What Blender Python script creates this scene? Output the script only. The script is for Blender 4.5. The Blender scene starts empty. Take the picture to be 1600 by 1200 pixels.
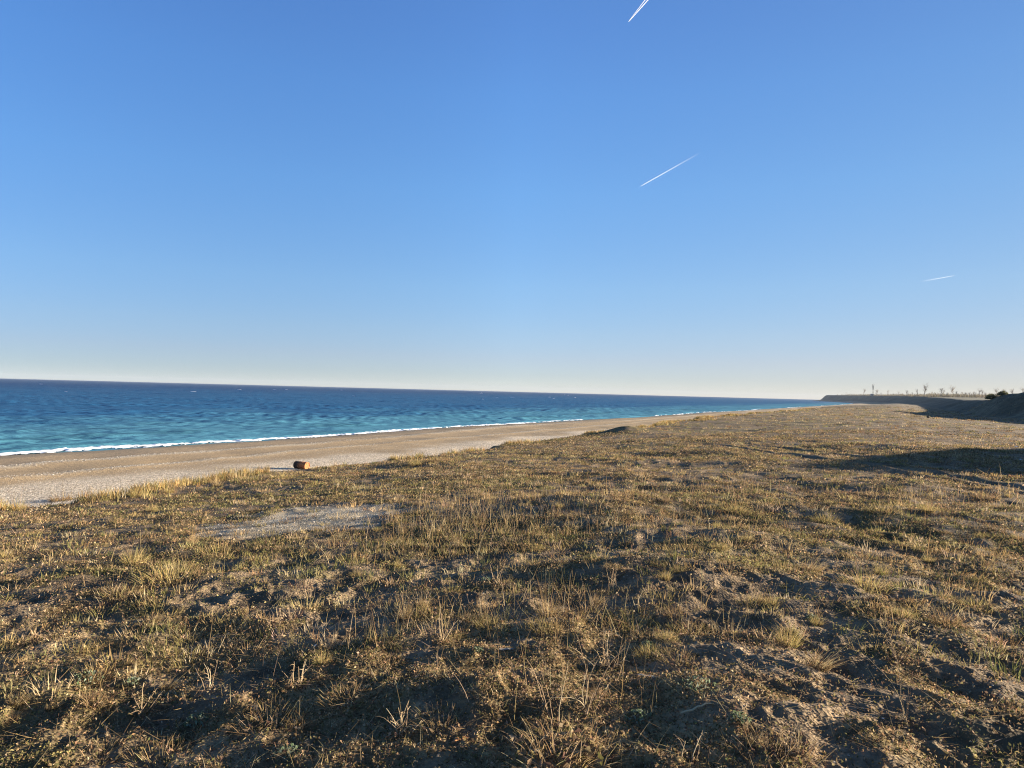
import bpy, math, random
import numpy as np
R = math.radians
C = bpy.context.scene.collection
SC = bpy.context.scene

# ------------------------------------------------------------------ camera, sky, sun, exposure
EYE = 6.3                                   # eye height above the sea (metres)
FPX = 1062.0                                # focal length in pixels of a 1600 px wide frame
PITCH, ROLL = 0.60, 1.50
SUN_AZ, SUN_EL = 80.0, 9.3                  # degrees clockwise from the viewing direction, height
from mathutils import Matrix, Vector
cam_d = bpy.data.cameras.new('camera')
cam_d.sensor_width = 36.0
cam_d.lens = 36.0 * FPX / 1600.0
cam_d.clip_start, cam_d.clip_end = 0.05, 300000.0
cam = bpy.data.objects.new('camera', cam_d)
C.objects.link(cam)
CAMROT = Matrix.Rotation(R(90 + PITCH), 3, 'X') @ Matrix.Rotation(R(ROLL), 3, 'Z')
cam.matrix_world = Matrix.Translation((0, 0, EYE)) @ CAMROT.to_4x4()
SC.camera = cam

world = bpy.data.worlds.new('World')
SC.world = world
world.use_nodes = True
wn, wl = world.node_tree.nodes, world.node_tree.links
wn.clear()
w_out = wn.new('ShaderNodeOutputWorld')
w_bg = wn.new('ShaderNodeBackground')
w_sky = wn.new('ShaderNodeTexSky')
w_sky.sky_type = 'NISHITA'
w_sky.sun_disc = False
w_sky.sun_elevation = R(SUN_EL)
w_sky.sun_rotation = R(SUN_AZ)
w_sky.altitude = 0
w_sky.air_density = 0.6
w_sky.dust_density = 0.0
w_sky.ozone_density = 4.0
w_bg.inputs['Strength'].default_value = 0.093
w_tc = wn.new('ShaderNodeTexCoord'); w_sep = wn.new('ShaderNodeSeparateXYZ')
wl.new(w_tc.outputs['Generated'], w_sep.inputs[0])
w_el = wn.new('ShaderNodeValToRGB'); w_az = wn.new('ShaderNodeValToRGB')
def fill(node, stops):
    el = node.color_ramp.elements
    while len(el) < len(stops): el.new(0.5)
    for e, (p, c) in zip(el, stops): e.position = p; e.color = (*c, 1)
# clear winter air: a deeper blue overhead, a milky band low down
fill(w_el, [(0.0, (0.56, 0.41, 0.36)), (0.024, (0.605, 0.415, 0.35)), (0.048, (0.715, 0.455, 0.37)), (0.085, (0.835, 0.55, 0.425)),
            (0.15, (0.95, 0.70, 0.54)), (0.28, (1.0, 0.89, 0.75)), (0.40, (1.0, 0.96, 0.88)), (0.485, (0.98, 0.945, 0.92))])
w_ma = wn.new('ShaderNodeMath'); w_ma.operation = 'MULTIPLY_ADD'; w_ma.inputs[1].default_value = 0.5; w_ma.inputs[2].default_value = 0.5
wl.new(w_sep.outputs['X'], w_ma.inputs[0]); wl.new(w_ma.outputs[0], w_az.inputs[0]); wl.new(w_sep.outputs['Z'], w_el.inputs[0])
fill(w_az, [(0.0, (0.70, 0.70, 0.70)), (0.2, (0.74, 0.80, 0.86)), (0.5, (1.0, 1.0, 1.0)), (0.8, (0.79, 0.69, 0.63)), (1.0, (0.7, 0.6, 0.55))])
w_m1 = wn.new('ShaderNodeMixRGB'); w_m1.blend_type = 'MULTIPLY'; w_m1.inputs[0].default_value = 1.0
w_m2 = wn.new('ShaderNodeMixRGB'); w_m2.blend_type = 'MULTIPLY'; w_m2.inputs[0].default_value = 1.0
wl.new(w_sky.outputs[0], w_m1.inputs[1]); wl.new(w_el.outputs[0], w_m1.inputs[2])
wl.new(w_m1.outputs[0], w_m2.inputs[1]); wl.new(w_az.outputs[0], w_m2.inputs[2])
wl.new(w_m2.outputs[0], w_bg.inputs['Color'])
wl.new(w_bg.outputs[0], w_out.inputs['Surface'])

sun_d = bpy.data.lights.new('sun', 'SUN')
sun_d.energy = 5.0
sun_d.angle = R(0.5)
sun_d.color = (1.0, 0.87, 0.68)
sun = bpy.data.objects.new('sun', sun_d)
C.objects.link(sun)
SUN_DIR = Vector((math.sin(R(SUN_AZ)) * math.cos(R(SUN_EL)), math.cos(R(SUN_AZ)) * math.cos(R(SUN_EL)), math.sin(R(SUN_EL))))
sun.rotation_euler = SUN_DIR.to_track_quat('Z', 'Y').to_euler()

SC.view_settings.view_transform = 'Standard'
SC.view_settings.look = 'None'
SC.view_settings.gamma = 1.0
SC.view_settings.exposure = 2.25
SC.cycles.use_denoising = True
SC.cycles.denoising_input_passes = 'RGB_ALBEDO_NORMAL'
SC.cycles.denoising_prefilter = 'NONE'        # keep the fine grass crisp
SC.cycles.use_adaptive_sampling = False
SC.cycles.pixel_filter_type = 'BLACKMAN_HARRIS'
SC.cycles.filter_width = 1.15

# ------------------------------------------------------------------ numeric helpers
rng = np.random.default_rng(11)
random.seed(5)

def hash2(ix, iy, seed):
    n = (ix.astype(np.int64) * 374761393 + iy.astype(np.int64) * 668265263 + seed * 1274126177) & 0xFFFFFFFF
    n = ((n ^ (n >> 13)) * 1274126177) & 0xFFFFFFFF
    n = (n ^ (n >> 16)) & 0xFFFFFF
    return n.astype(np.float64) / float(0xFFFFFF)

def vnoise(x, y, lam, seed):
    """value noise, -1..1, wavelength lam"""
    a = 0.37 + seed * 1.3
    ca, sa = math.cos(a), math.sin(a)
    X = (x * ca - y * sa) / lam * 1.6 + seed * 17.3
    Y = (x * sa + y * ca) / lam * 1.6 - seed * 9.1
    ix, iy = np.floor(X), np.floor(Y)
    fx, fy = X - ix, Y - iy
    fx = fx * fx * fx * (fx * (fx * 6 - 15) + 10)
    fy = fy * fy * fy * (fy * (fy * 6 - 15) + 10)
    v00 = hash2(ix, iy, seed); v10 = hash2(ix + 1, iy, seed)
    v01 = hash2(ix, iy + 1, seed); v11 = hash2(ix + 1, iy + 1, seed)
    return ((v00 * (1 - fx) + v10 * fx) * (1 - fy) + (v01 * (1 - fx) + v11 * fx) * fy) * 2 - 1

def sstep(a, b, x):
    t = np.clip((x - a) / (b - a), 0, 1)
    return t * t * (3 - 2 * t)

UX, UY = math.sin(R(29.7)), math.cos(R(29.7))      # along the shore; across it, inland, is (UY, -UX)
def uv(x, y):
    return x * UX + y * UY, x * UY - y * UX
def xy(u, v):
    return u * UX + v * UY, u * UY - v * UX

def shore(u):                                       # v of the waterline
    t = np.clip((u - 900) / 1600, 0, 1.0)
    v = -63 - 184 * t ** 2.4 + 1.1 * np.sin(u / 23.0) + 0.6 * np.sin(u / 9.1 + 1)
    return v + np.where(u > 2500, (u - 2500) * 4.0, 0)
def edge(u, soft=0):                                # v of the turf's seaward edge
    return -19.2 + 1.0 * vnoise(u, u * 0, 9.0, 3) + 0.7 * vnoise(u, u * 0, 3.1, 4) - 5.0 * sstep(120, 400, u)
def foot(u):                                        # v of the foot of the bluff
    a = np.interp(u, [-100, 30, 60, 118, 156, 250, 600, 1000], [50, 46, 37, 17, 10, 12, 13, -6])
    b = shore(u) + np.interp(u, [1000, 1500, 2000, 2500], [53, 45, 36, 10])
    t = sstep(900, 1200, u)
    return a * (1 - t) + b * t
def btop(u):
    return np.interp(u, [-100, 40, 118, 145, 160, 175, 300, 600, 1000, 1600, 2500], [5, 4.6, 3.0, 2.4, 1.6, 1.1, 1.0, 3.0, 7.0, 11, 14.5])
def bwid(u):
    return np.interp(u, [0, 118, 156, 300, 600, 900, 1500, 2500], [12, 9, 9, 12, 26, 40, 36, 26])

MOUNDS = [  # x, y, height, radius x, radius y
    (37.4, 22.4, 4.9, 5.0, 9.0), (7.8, 46.0, 0.45, 1.6, 1.6),
    (3.2, 2.7, 0.03, 0.9, 1.2), (5.4, 4.6, 0.04, 1.3, 1.4), (1.5, 6.8, 0.12, 0.9, 0.7),
    (-0.2, 3.9, 0.10, 0.5, 0.4), (2.9, 8.4, 0.10, 1.0, 0.8), (6.5, 9.5, 0.04, 1.5, 1.0),
    (1.3, 11.5, 0.18, 1.6, 1.2), (1.25, 3.3, 0.07, 0.4, 1.1), (0.3, 3.2, 0.06, 0.35, 0.8), (-0.9, 3.6, 0.05, 0.4, 0.7), (12.0, 14.5, 0.08, 2.4, 1.8),
]
RUT = np.array([[9.9, 8.0], [9.9, 13.1], [9.8, 16.0], [9.6, 19.5], [9.0, 24.0], [8.5, 30.0], [9.5, 40], [14, 55], [24, 75]])
def rut_dist(x, y):
    cx = np.interp(y, RUT[:, 1], RUT[:, 0])
    return np.where((y > 8) & (y < 30), x - cx, 99.0)
def patch(x, y):                                    # the bare pale patch in the turf
    d = ((x + 3.3) / 1.45) ** 2 + ((y - 11.6) / 1.5) ** 2
    return 1 - sstep(0.1, 1.7, d + 0.7 * vnoise(x, y, 1.1, 41) + 0.4 * vnoise(x, y, 0.35, 42))

OCT = [(7.0, .06), (3.2, .038), (1.5, .026), (0.75, .022), (0.38, .020), (0.19, .016), (0.095, .011), (0.05, .008)]
def spacing(r):
    return np.maximum(np.maximum(0.012, 0.0055 * r), np.where(r > 300, 0.010 * r, 0))

def H(x, y, want_zone=False):
    """ground height above the sea"""
    x = np.asarray(x, float); y = np.asarray(y, float)
    r = np.hypot(x, y) + 1e-6
    u, v = uv(x, y)
    s = spacing(r)
    vs, ve, vf = shore(u), edge(u), foot(u)
    # the turf flat
    ev = -3.15 + 0.70 * sstep(15, 90, u)
    t = np.clip(v / -19.0, 0, 1.6)
    flat = -1.65 + (ev + 1.65) * (0.75 * t + 0.25 * t * t)
    flat = np.where(v > 0, -1.65 - 0.15 * sstep(0, 20, v), flat) - 0.25 * sstep(30, 160, u) * sstep(-14, 10, v)
    flat = flat - 0.35 * sstep(60, 160, u) * sstep(-5, 10, v)
    # beach
    tb = np.clip((v - ve) / (vs - ve), 0, 1.4)
    beach = -4.75 - 0.28 * sstep(0.0, 0.3, tb) - 0.35 * np.clip((tb - 0.3) / 0.7, 0, 2) - (EYE - 5.38) * np.clip((tb - 0.72) / 0.28, 0, 3) ** 1.1
    beach = beach + 0.06 * vnoise(x, y, 6.0, 8) + 0.09 * np.exp(-((v - vs - 16 - 1.5 * np.sin(u / 17.0)) / 1.2) ** 2) + 0.07 * np.exp(-((v - vs - 22 - np.sin(u / 12.0)) / 0.8) ** 2)
    e = sstep(-2.0, 0.0, v - ve)                    # the little scarp
    far = sstep(300, 900, u)
    base = beach * (1 - e) + flat * e
    base = base * (1 - far) + far * (beach + (flat - beach) * sstep(-30, 5, v - vf))
    # bluff
    w = bwid(u)
    tt = np.clip((v - vf) / w, 0, 1)
    g = vnoise(u, v, 40, 21) * 0.5 + vnoise(u, v * 0.4, 16, 22) * 0.4
    tt2 = sstep(0, 1, np.clip(tt + 0.18 * g * np.sin(np.pi * tt), 0, 1))
    top = btop(u) + 0.006 * np.clip(v - vf - w, 0, 600) + 0.25 * g
    hb = base + (top - base) * tt2
    z = np.where(v > vf, hb, base)
    for (mx, my, mh, ax, ay) in MOUNDS:
        z = z + mh * np.exp(-((x - mx) / ax) ** 2 - ((y - my) / ay) ** 2)
    # small relief
    turf = e * (1 - far) * (1 - 0.3 * sstep(0, 1, tt))
    rough = 1.0 - 0.85 * patch(x, y)
    hill_r = 1 + 1.5 * sstep(0.05, 0.3, tt)
    m = 0
    for k, (lam, a) in enumerate(OCT):
        wgt = np.clip((lam / s - 2.5) / 2.5, 0, 1)
        if not np.any(wgt > 0): continue
        n = vnoise(x, y, lam, 50 + k)
        if lam < 2.0: n = 1.0 - 2.0 * np.abs(n) if k % 2 else n      # creases between hummocks
        m = m + a * wgt * n * (rough if lam < 2 else 1)
    z = z + m * (0.10 + 0.90 * turf) * np.where(tt > 0, hill_r, 1)
    d = rut_dist(x, y)
    for off in (0.0, 1.55):
        z = z - turf * (0.055 * np.exp(-((d - off) / 0.17) ** 2) - 0.025 * np.exp(-((np.abs(d - off) - 0.36) / 0.14) ** 2)) * np.clip(3 - s * 8, 0, 1)
    z = z + EYE
    if want_zone:
        return z, u, v, vs, ve, vf, tt, e
    return z

def mesh_np(name, verts, quads=None, tris=None, col=None, mat=None, parent=None, smooth=False, link=True):
    me = bpy.data.meshes.new(name)
    nv = len(verts)
    nq = 0 if quads is None else len(quads)
    nt = 0 if tris is None else len(tris)
    me.vertices.add(nv)
    me.vertices.foreach_set('co', np.ascontiguousarray(verts, np.float32).ravel())
    li = []
    if nq: li.append(np.asarray(quads, np.int32).ravel())
    if nt: li.append(np.asarray(tris, np.int32).ravel())
    li = np.concatenate(li)
    me.loops.add(len(li))
    me.loops.foreach_set('vertex_index', li)
    me.polygons.add(nq + nt)
    ls = np.concatenate([np.arange(nq, dtype=np.int32) * 4, nq * 4 + np.arange(nt, dtype=np.int32) * 3])
    me.polygons.foreach_set('loop_start', ls)
    if smooth:
        me.polygons.foreach_set('use_smooth', np.ones(nq + nt, bool))
    me.update(calc_edges=True)
    if col is not None:
        a = me.attributes.new('col', 'FLOAT_COLOR', 'POINT')
        c4 = np.ones((nv, 4), np.float32); c4[:, :3] = col
        a.data.foreach_set('color', c4.ravel())
    if mat: me.materials.append(mat)
    if not link: return me
    o = bpy.data.objects.new(name, me)
    C.objects.link(o)
    if parent: o.parent = parent
    return o

def tag(o, label=None, cat=None, group=None, kind=None):
    if label: o['label'] = label
    if cat: o['category'] = cat
    if group: o['group'] = group
    if kind: o['kind'] = kind
    return o
def empty(name, loc, rz=0.0, scale=1.0):
    o = bpy.data.objects.new(name, None)
    o.empty_display_size = 0.2
    C.objects.link(o)
    o.location = loc; o.rotation_euler = (0, 0, rz); o.scale = (scale,) * 3
    return o

# ------------------------------------------------------------------ materials
def new_mat(name):
    m = bpy.data.materials.new(name); m.use_nodes = True
    m.node_tree.nodes.clear()
    return m, m.node_tree.nodes, m.node_tree.links
def N(nodes, t, **kw):
    n = nodes.new('ShaderNode' + t)
    for k, v in kw.items():
        if k in n.inputs.keys(): n.inputs[k].default_value = v
        else: setattr(n, k, v)
    return n
def ramp(nodes, stops):
    n = nodes.new('ShaderNodeValToRGB')
    el = n.color_ramp.elements
    while len(el) < len(stops): el.new(0.5)
    for e, (p, c) in zip(el, stops):
        e.position = p; e.color = (*c, 1) if len(c) == 3 else c
    return n

def veg_mat(name, trans=0.35, var=0.25):
    m, n, l = new_mat(name)
    out = N(n, 'OutputMaterial')
    at = N(n, 'Attribute', attribute_name='col')
    df = N(n, 'BsdfDiffuse'); tr = N(n, 'BsdfTranslucent')
    mx = N(n, 'MixShader'); mx.inputs[0].default_value = trans
    l.new(at.outputs['Color'], df.inputs['Color']); l.new(at.outputs['Color'], tr.inputs['Color'])
    l.new(df.outputs[0], mx.inputs[1]); l.new(tr.outputs[0], mx.inputs[2]); l.new(mx.outputs[0], out.inputs['Surface'])
    return m
M_VEG = veg_mat('dry_grass')
M_TWIG = veg_mat('dry_twig', 0.05)

def ground_mat(name, fine, bump_s, peb=False, mottle=False):
    m, n, l = new_mat(name)
    out = N(n, 'OutputMaterial')
    b = N(n, 'BsdfPrincipled', Roughness=0.95)
    b.inputs['Specular IOR Level'].default_value = 0.15
    at = N(n, 'Attribute', attribute_name='col')
    tc = N(n, 'TexCoord')
    n1 = N(n, 'TexNoise', Scale=fine, Detail=6.0, Roughness=0.7); l.new(tc.outputs['Object'], n1.inputs['Vector'])
    r1 = ramp(n, [(0.25, (0.45, 0.45, 0.45)), (0.5, (0.95, 0.95, 0.95)), (0.75, (1.55, 1.5, 1.4))])
    l.new(n1.outputs['Fac'], r1.inputs[0])
    mu = N(n, 'MixRGB', blend_type='MULTIPLY'); mu.inputs[0].default_value = 1.0
    l.new(at.outputs['Color'], mu.inputs[1]); l.new(r1.outputs[0], mu.inputs[2])
    colr = mu.outputs[0]
    if mottle:
        for sc_, lo, hi in ((2.3, 0.55, 1.4), (0.45, 0.68, 1.3)):
            nm = N(n, 'TexNoise', Scale=sc_, Detail=5.0, Roughness=0.65); l.new(tc.outputs['Object'], nm.inputs['Vector'])
            rm = ramp(n, [(0.33, (lo, lo * 0.98, lo * 0.93)), (0.67, (hi, hi, hi * 0.95))]); l.new(nm.outputs['Fac'], rm.inputs[0])
            mm = N(n, 'MixRGB', blend_type='MULTIPLY'); mm.inputs[0].default_value = 1.0
            l.new(colr, mm.inputs[1]); l.new(rm.outputs[0], mm.inputs[2]); colr = mm.outputs[0]
    vo = N(n, 'TexVoronoi', Scale=bump_s); l.new(tc.outputs['Object'], vo.inputs['Vector'])
    if peb:
        pa = N(n, 'Attribute', attribute_name='peb')
        hs = N(n, 'SeparateColor'); l.new(vo.outputs['Color'], hs.inputs[0])
        r2 = ramp(n, [(0.0, (0.25, 0.23, 0.20)), (0.3, (0.60, 0.56, 0.50)), (0.6, (0.95, 0.93, 0.90)), (1.0, (1.9, 1.85, 1.75))])
        l.new(hs.outputs[0], r2.inputs[0])
        m2 = N(n, 'MixRGB', blend_type='MULTIPLY'); l.new(pa.outputs['Fac'], m2.inputs[0])
        l.new(colr, m2.inputs[1]); l.new(r2.outputs[0], m2.inputs[2])
        colr = m2.outputs[0]
    l.new(colr, b.inputs['Base Color'])
    bp = N(n, 'Bump', Strength=0.6, Distance=0.02); l.new(vo.outputs['Distance'], bp.inputs['Height'])
    bp2 = N(n, 'Bump', Strength=0.5, Distance=0.03); l.new(n1.outputs['Fac'], bp2.inputs['Height'])
    l.new(bp.outputs[0], bp2.inputs['Normal'])
    l.new(bp2.outputs[0], b.inputs['Normal'])
    l.new(b.outputs[0], out.inputs['Surface'])
    return m
M_GROUND = ground_mat('dry_turf_soil', 14.0, 45.0, False, True)
M_BEACH = ground_mat('pebbly_sand', 5.0, 22.0, True)
M_HILL = ground_mat('scrub_hill', 0.7, 1.3, False, True)

# ------------------------------------------------------------------ ground sheet
ang = np.concatenate([np.arange(-180, -56, 2.5), np.arange(-56, 58, 0.105), np.arange(58, 180, 2.5)])
rad = [0.35]
while rad[-1] < 4500:
    rad.append(rad[-1] + float(spacing(np.array(rad[-1]))))
rad = np.array(rad)
A, RR = np.meshgrid(np.radians(ang), rad)
GX, GY = RR * np.sin(A), RR * np.cos(A)
Z, U, V, VS, VE, VF, TT, E = H(GX, GY, True)
nr, na = GX.shape
def cover(x, y):
    """how thickly the turf grows, 0..1"""
    c = 0.46 + 0.20 * vnoise(x, y, 13.0, 70) + 0.30 * vnoise(x, y, 4.0, 71) + 0.30 * vnoise(x, y, 1.6, 72) + 0.42 * vnoise(x, y, 0.5, 73)
    return np.clip(c - 0.75 * patch(x, y), 0, 1)
COV = cover(GX, GY)
GREEN = np.clip(0.42 + 0.5 * vnoise(GX, GY, 5.0, 75) + 0.35 * vnoise(GX, GY, 1.3, 76) + 0.25 * sstep(2, -6, V), 0, 1)
def mixc(a, b, t):
    return a[..., :] * (1 - t[..., None]) + np.asarray(b, float) * t[..., None]
soil = np.array([0.178, 0.130, 0.088]); straw = np.array([0.205, 0.148, 0.080]); moss = np.array([0.088, 0.076, 0.036])
col = np.broadcast_to(soil, GX.shape + (3,)).copy()
col = mixc(col, straw, sstep(0.35, 0.8, COV))
col = mixc(col, moss, sstep(0.45, 0.9, GREEN) * sstep(0.2, 0.6, COV) * 0.75)
col = mixc(col, (0.43, 0.355, 0.26), patch(GX, GY) * 0.95)
rd = rut_dist(GX, GY)
for off in (0.0, 1.55):
    col = mixc(col, (0.17, 0.13, 0.095), np.exp(-((rd - off) / 0.3) ** 2) * 0.7)
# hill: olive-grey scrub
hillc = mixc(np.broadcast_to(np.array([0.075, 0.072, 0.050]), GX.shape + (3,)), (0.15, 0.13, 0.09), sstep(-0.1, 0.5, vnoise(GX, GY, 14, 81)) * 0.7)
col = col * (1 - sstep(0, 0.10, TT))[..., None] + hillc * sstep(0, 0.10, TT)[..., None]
# beach bands, measured from the waterline
DS = V - VS
sand = np.broadcast_to(np.array([0.345, 0.250, 0.143]), GX.shape + (3,)).copy()
sand = mixc(sand, (0.30, 0.225, 0.142), sstep(22, 12, DS + 1.5 * vnoise(GX, GY, 8, 91)) * 0.9)
sand = mixc(sand, (0.19, 0.145, 0.095), sstep(3.5, 0.8, DS + 0.7 * vnoise(GX, GY, 5, 92)))
wrack = np.exp(-((DS - 16 - 1.5 * np.sin(U / 17.0) + 0.5 * vnoise(GX, GY, 5, 93)) / 0.55) ** 2) + 0.8 * np.exp(-((DS - 22 - np.sin(U / 12.0) + 0.4 * vnoise(GX, GY, 4, 94)) / 0.4) ** 2)
sand = mixc(sand, (0.44, 0.37, 0.27), np.clip(wrack, 0, 1) * 0.95 * sstep(-0.6, 0.4, vnoise(U, V * 0, 14, 95)))
shing = sstep(-18.0, -14.5, V - VE + 1.8 * vnoise(GX, GY, 7, 96)) * (1 - sstep(150, 400, U))
sand = mixc(sand, (0.56, 0.48, 0.37), shing * 0.95)
fr = sstep(300, 900, U)
lat = E * (1 - fr) + fr * sstep(-30, 5, V - VF)
col = sand * (1 - lat)[..., None] + col * lat[..., None]
PEB = np.clip(0.12 + 0.85 * shing + 0.22 * sstep(16, 6, DS), 0, 1)

zone = np.where(TT > 0.02, 2, np.where((E > 0.35) & (U < 700), 1, 0))
idx = np.arange(nr * na).reshape(nr, na)
q = np.stack([idx[:-1, :-1], idx[:-1, 1:], idx[1:, 1:], idx[1:, :-1]], -1).reshape(-1, 4)
qw = np.stack([idx[:-1, -1], idx[:-1, 0], idx[1:, 0], idx[1:, -1]], -1)
q = np.concatenate([q, qw])
q = q[:, ::-1]
P = np.stack([GX, GY, Z], -1).reshape(-1, 3)
colf, pebf, zf = col.reshape(-1, 3), PEB.reshape(-1), zone.reshape(-1)
dsf = DS.reshape(-1)
keep = dsf[q].max(1) > -14
fz = zf[q].max(1)
def sub(name, mask, mat, label):
    qq = q[mask]
    used = np.unique(qq)
    mp = np.zeros(len(P), np.int32); mp[used] = np.arange(len(used))
    o = mesh_np(name, P[used], quads=mp[qq], col=colf[used], mat=mat, smooth=True)
    at = o.data.attributes.new('peb', 'FLOAT', 'POINT'); at.data.foreach_set('value', pebf[used].astype(np.float32))
    tag(o, label, None, None, 'structure')
    return o
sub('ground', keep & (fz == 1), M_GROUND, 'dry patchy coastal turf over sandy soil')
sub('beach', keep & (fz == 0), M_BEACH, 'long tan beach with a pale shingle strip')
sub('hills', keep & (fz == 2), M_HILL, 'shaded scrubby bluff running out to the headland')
del A, RR, TT, E, DS, sand, hillc, col

# pixel of the 1600 x 1200 frame -> point on the ground
CR = np.array(CAMROT)
def ray(px, py):
    d = CR @ np.array([(px - 800) / FPX, -(py - 600) / FPX, -1.0])
    return d / np.linalg.norm(d)
def on_ground(px, py):
    d = ray(px, py)
    rr = np.exp(np.linspace(math.log(1.5), math.log(3000), 2500))
    hx = math.hypot(d[0], d[1])
    x, y, z = d[0] / hx * rr, d[1] / hx * rr, EYE + d[2] / hx * rr
    g = H(x, y)
    k = np.argmax(z <= g)
    if not z[k] <= g[k]: k = len(rr) - 1
    return float(x[k]), float(y[k]), float(g[k]), float(rr[k])
def at_range(px, r):
    d = ray(px, 620); hx = math.hypot(d[0], d[1])
    x, y = d[0] / hx * r, d[1] / hx * r
    return x, y, float(H(np.array([x]), np.array([y]))[0])

# ------------------------------------------------------------------ sea
def build_sea():
    an = np.radians(np.arange(-58, 36, 0.11))
    rr = [44.0]
    while rr[-1] < 7800:
        r = rr[-1]
        rr.append(r + (max(0.30, 0.0030 * r) if r < 1500 else 0.03 * r))
    rr = np.array(rr)
    a, r = np.meshgrid(an, rr)
    x, y = r * np.sin(a), r * np.cos(a)
    s = np.where(r < 1500, np.maximum(0.30, 0.003 * r), 0.03 * r)
    u, v = uv(x, y)
    off = shore(np.minimum(u, 2500)) - v           # metres out from the waterline
    z = np.zeros_like(x)
    g = np.random.default_rng(3)
    mod = 0.75 + 0.5 * vnoise(x, y, 40, 31) + 0.4 * vnoise(x, y, 15, 32)
    for k in range(46):
        lam = 1.4 * (14 / 1.4) ** g.random()
        th = R(-22 + 30 * g.normal())              # wave travel, from the viewing direction
        amp = 0.0072 * lam ** 0.75
        w = np.clip((lam / s - 2.2) / 2.0, 0, 1)
        ph = (x * math.sin(th) + y * math.cos(th)) * 2 * math.pi / lam + g.random() * 6.28
        z += amp * w * np.sin(ph) * np.clip(mod, 0.15, 2)
    z = 0.30 * np.tanh(z / 0.30)
    z = z + 0.8 * np.maximum(z, 0) ** 2
    sh = sstep(0.5, 14, off)
    z = z * (0.12 + 0.88 * sh)
    z += 0.30 * np.exp(-((off - 3.2 - 0.8 * np.sin(u / 19)) / 1.0) ** 2) * (0.7 + 0.5 * vnoise(u, v * 0, 30, 33)) * (u < 1500)
    n1 = vnoise(u, v * 2.2, 30, 35)
    o2 = off * (1 + 0.35 * n1)
    deep = np.array([0.006, 0.046, 0.128]); mid = np.array([0.020, 0.092, 0.190]); near = np.array([0.072, 0.215, 0.285])
    c = mixc(np.broadcast_to(near, x.shape + (3,)), mid, sstep(4, 75, o2))
    c = mixc(c, deep, sstep(80, 800, o2))
    c = mixc(c, (0.035, 0.120, 0.150), sstep(0.15, 0.7, vnoise(u, v * 3, 26, 36)) * sstep(60, 10, off) * 0.5)
    n_r, n_a = x.shape
    idx = np.arange(n_r * n_a).reshape(n_r, n_a)
    qq = np.stack([idx[:-1, :-1], idx[:-1, 1:], idx[1:, 1:], idx[1:, :-1]], -1).reshape(-1, 4)[:, ::-1]
    vs = shore(u)
    wet = ((vs - v) > -5).reshape(-1)
    qq = qq[wet[qq].any(1)]
    used = np.unique(qq)
    mp = np.zeros(n_r * n_a, np.int32); mp[used] = np.arange(len(used))
    p = np.stack([x, y, z], -1).reshape(-1, 3)
    m, n, l = new_mat('sea_water')
    out = N(n, 'OutputMaterial')
    df = N(n, 'BsdfDiffuse'); gl = N(n, 'BsdfGlossy', Roughness=0.22); mx = N(n, 'MixShader'); mx.inputs[0].default_value = 0.09
    at = N(n, 'Attribute', attribute_name='col')
    l.new(at.outputs['Color'], df.inputs['Color'])
    tc = N(n, 'TexCoord')
    mpn = N(n, 'Mapping'); mpn.inputs['Rotation'].default_value = (0, 0, R(-12)); mpn.inputs['Scale'].default_value = (0.32, 1.0, 1.0)
    l.new(tc.outputs['Object'], mpn.inputs['Vector'])
    na_ = N(n, 'TexNoise', Scale=0.9, Detail=5.0, Roughness=0.62); l.new(mpn.outputs[0], na_.inputs['Vector'])
    nb_ = N(n, 'TexNoise', Scale=0.09, Detail=5.0, Roughness=0.6); l.new(mpn.outputs[0], nb_.inputs['Vector'])
    b1 = N(n, 'Bump', Strength=0.62, Distance=0.42); l.new(na_.outputs['Fac'], b1.inputs['Height'])
    b2 = N(n, 'Bump', Strength=0.7, Distance=2.2); l.new(nb_.outputs['Fac'], b2.inputs['Height']); l.new(b1.outputs[0], b2.inputs['Normal'])
    l.new(b2.outputs[0], df.inputs['Normal']); l.new(b2.outputs[0], gl.inputs['Normal'])
    l.new(df.outputs[0], mx.inputs[1]); l.new(gl.outputs[0], mx.inputs[2]); l.new(mx.outputs[0], out.inputs['Surface'])
    o = mesh_np('sea', p[used], quads=mp[qq], col=c.reshape(-1, 3)[used], mat=m, smooth=True)
    tag(o, 'deep blue sea turning turquoise towards the shore', None, None, 'structure')
build_sea()

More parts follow.
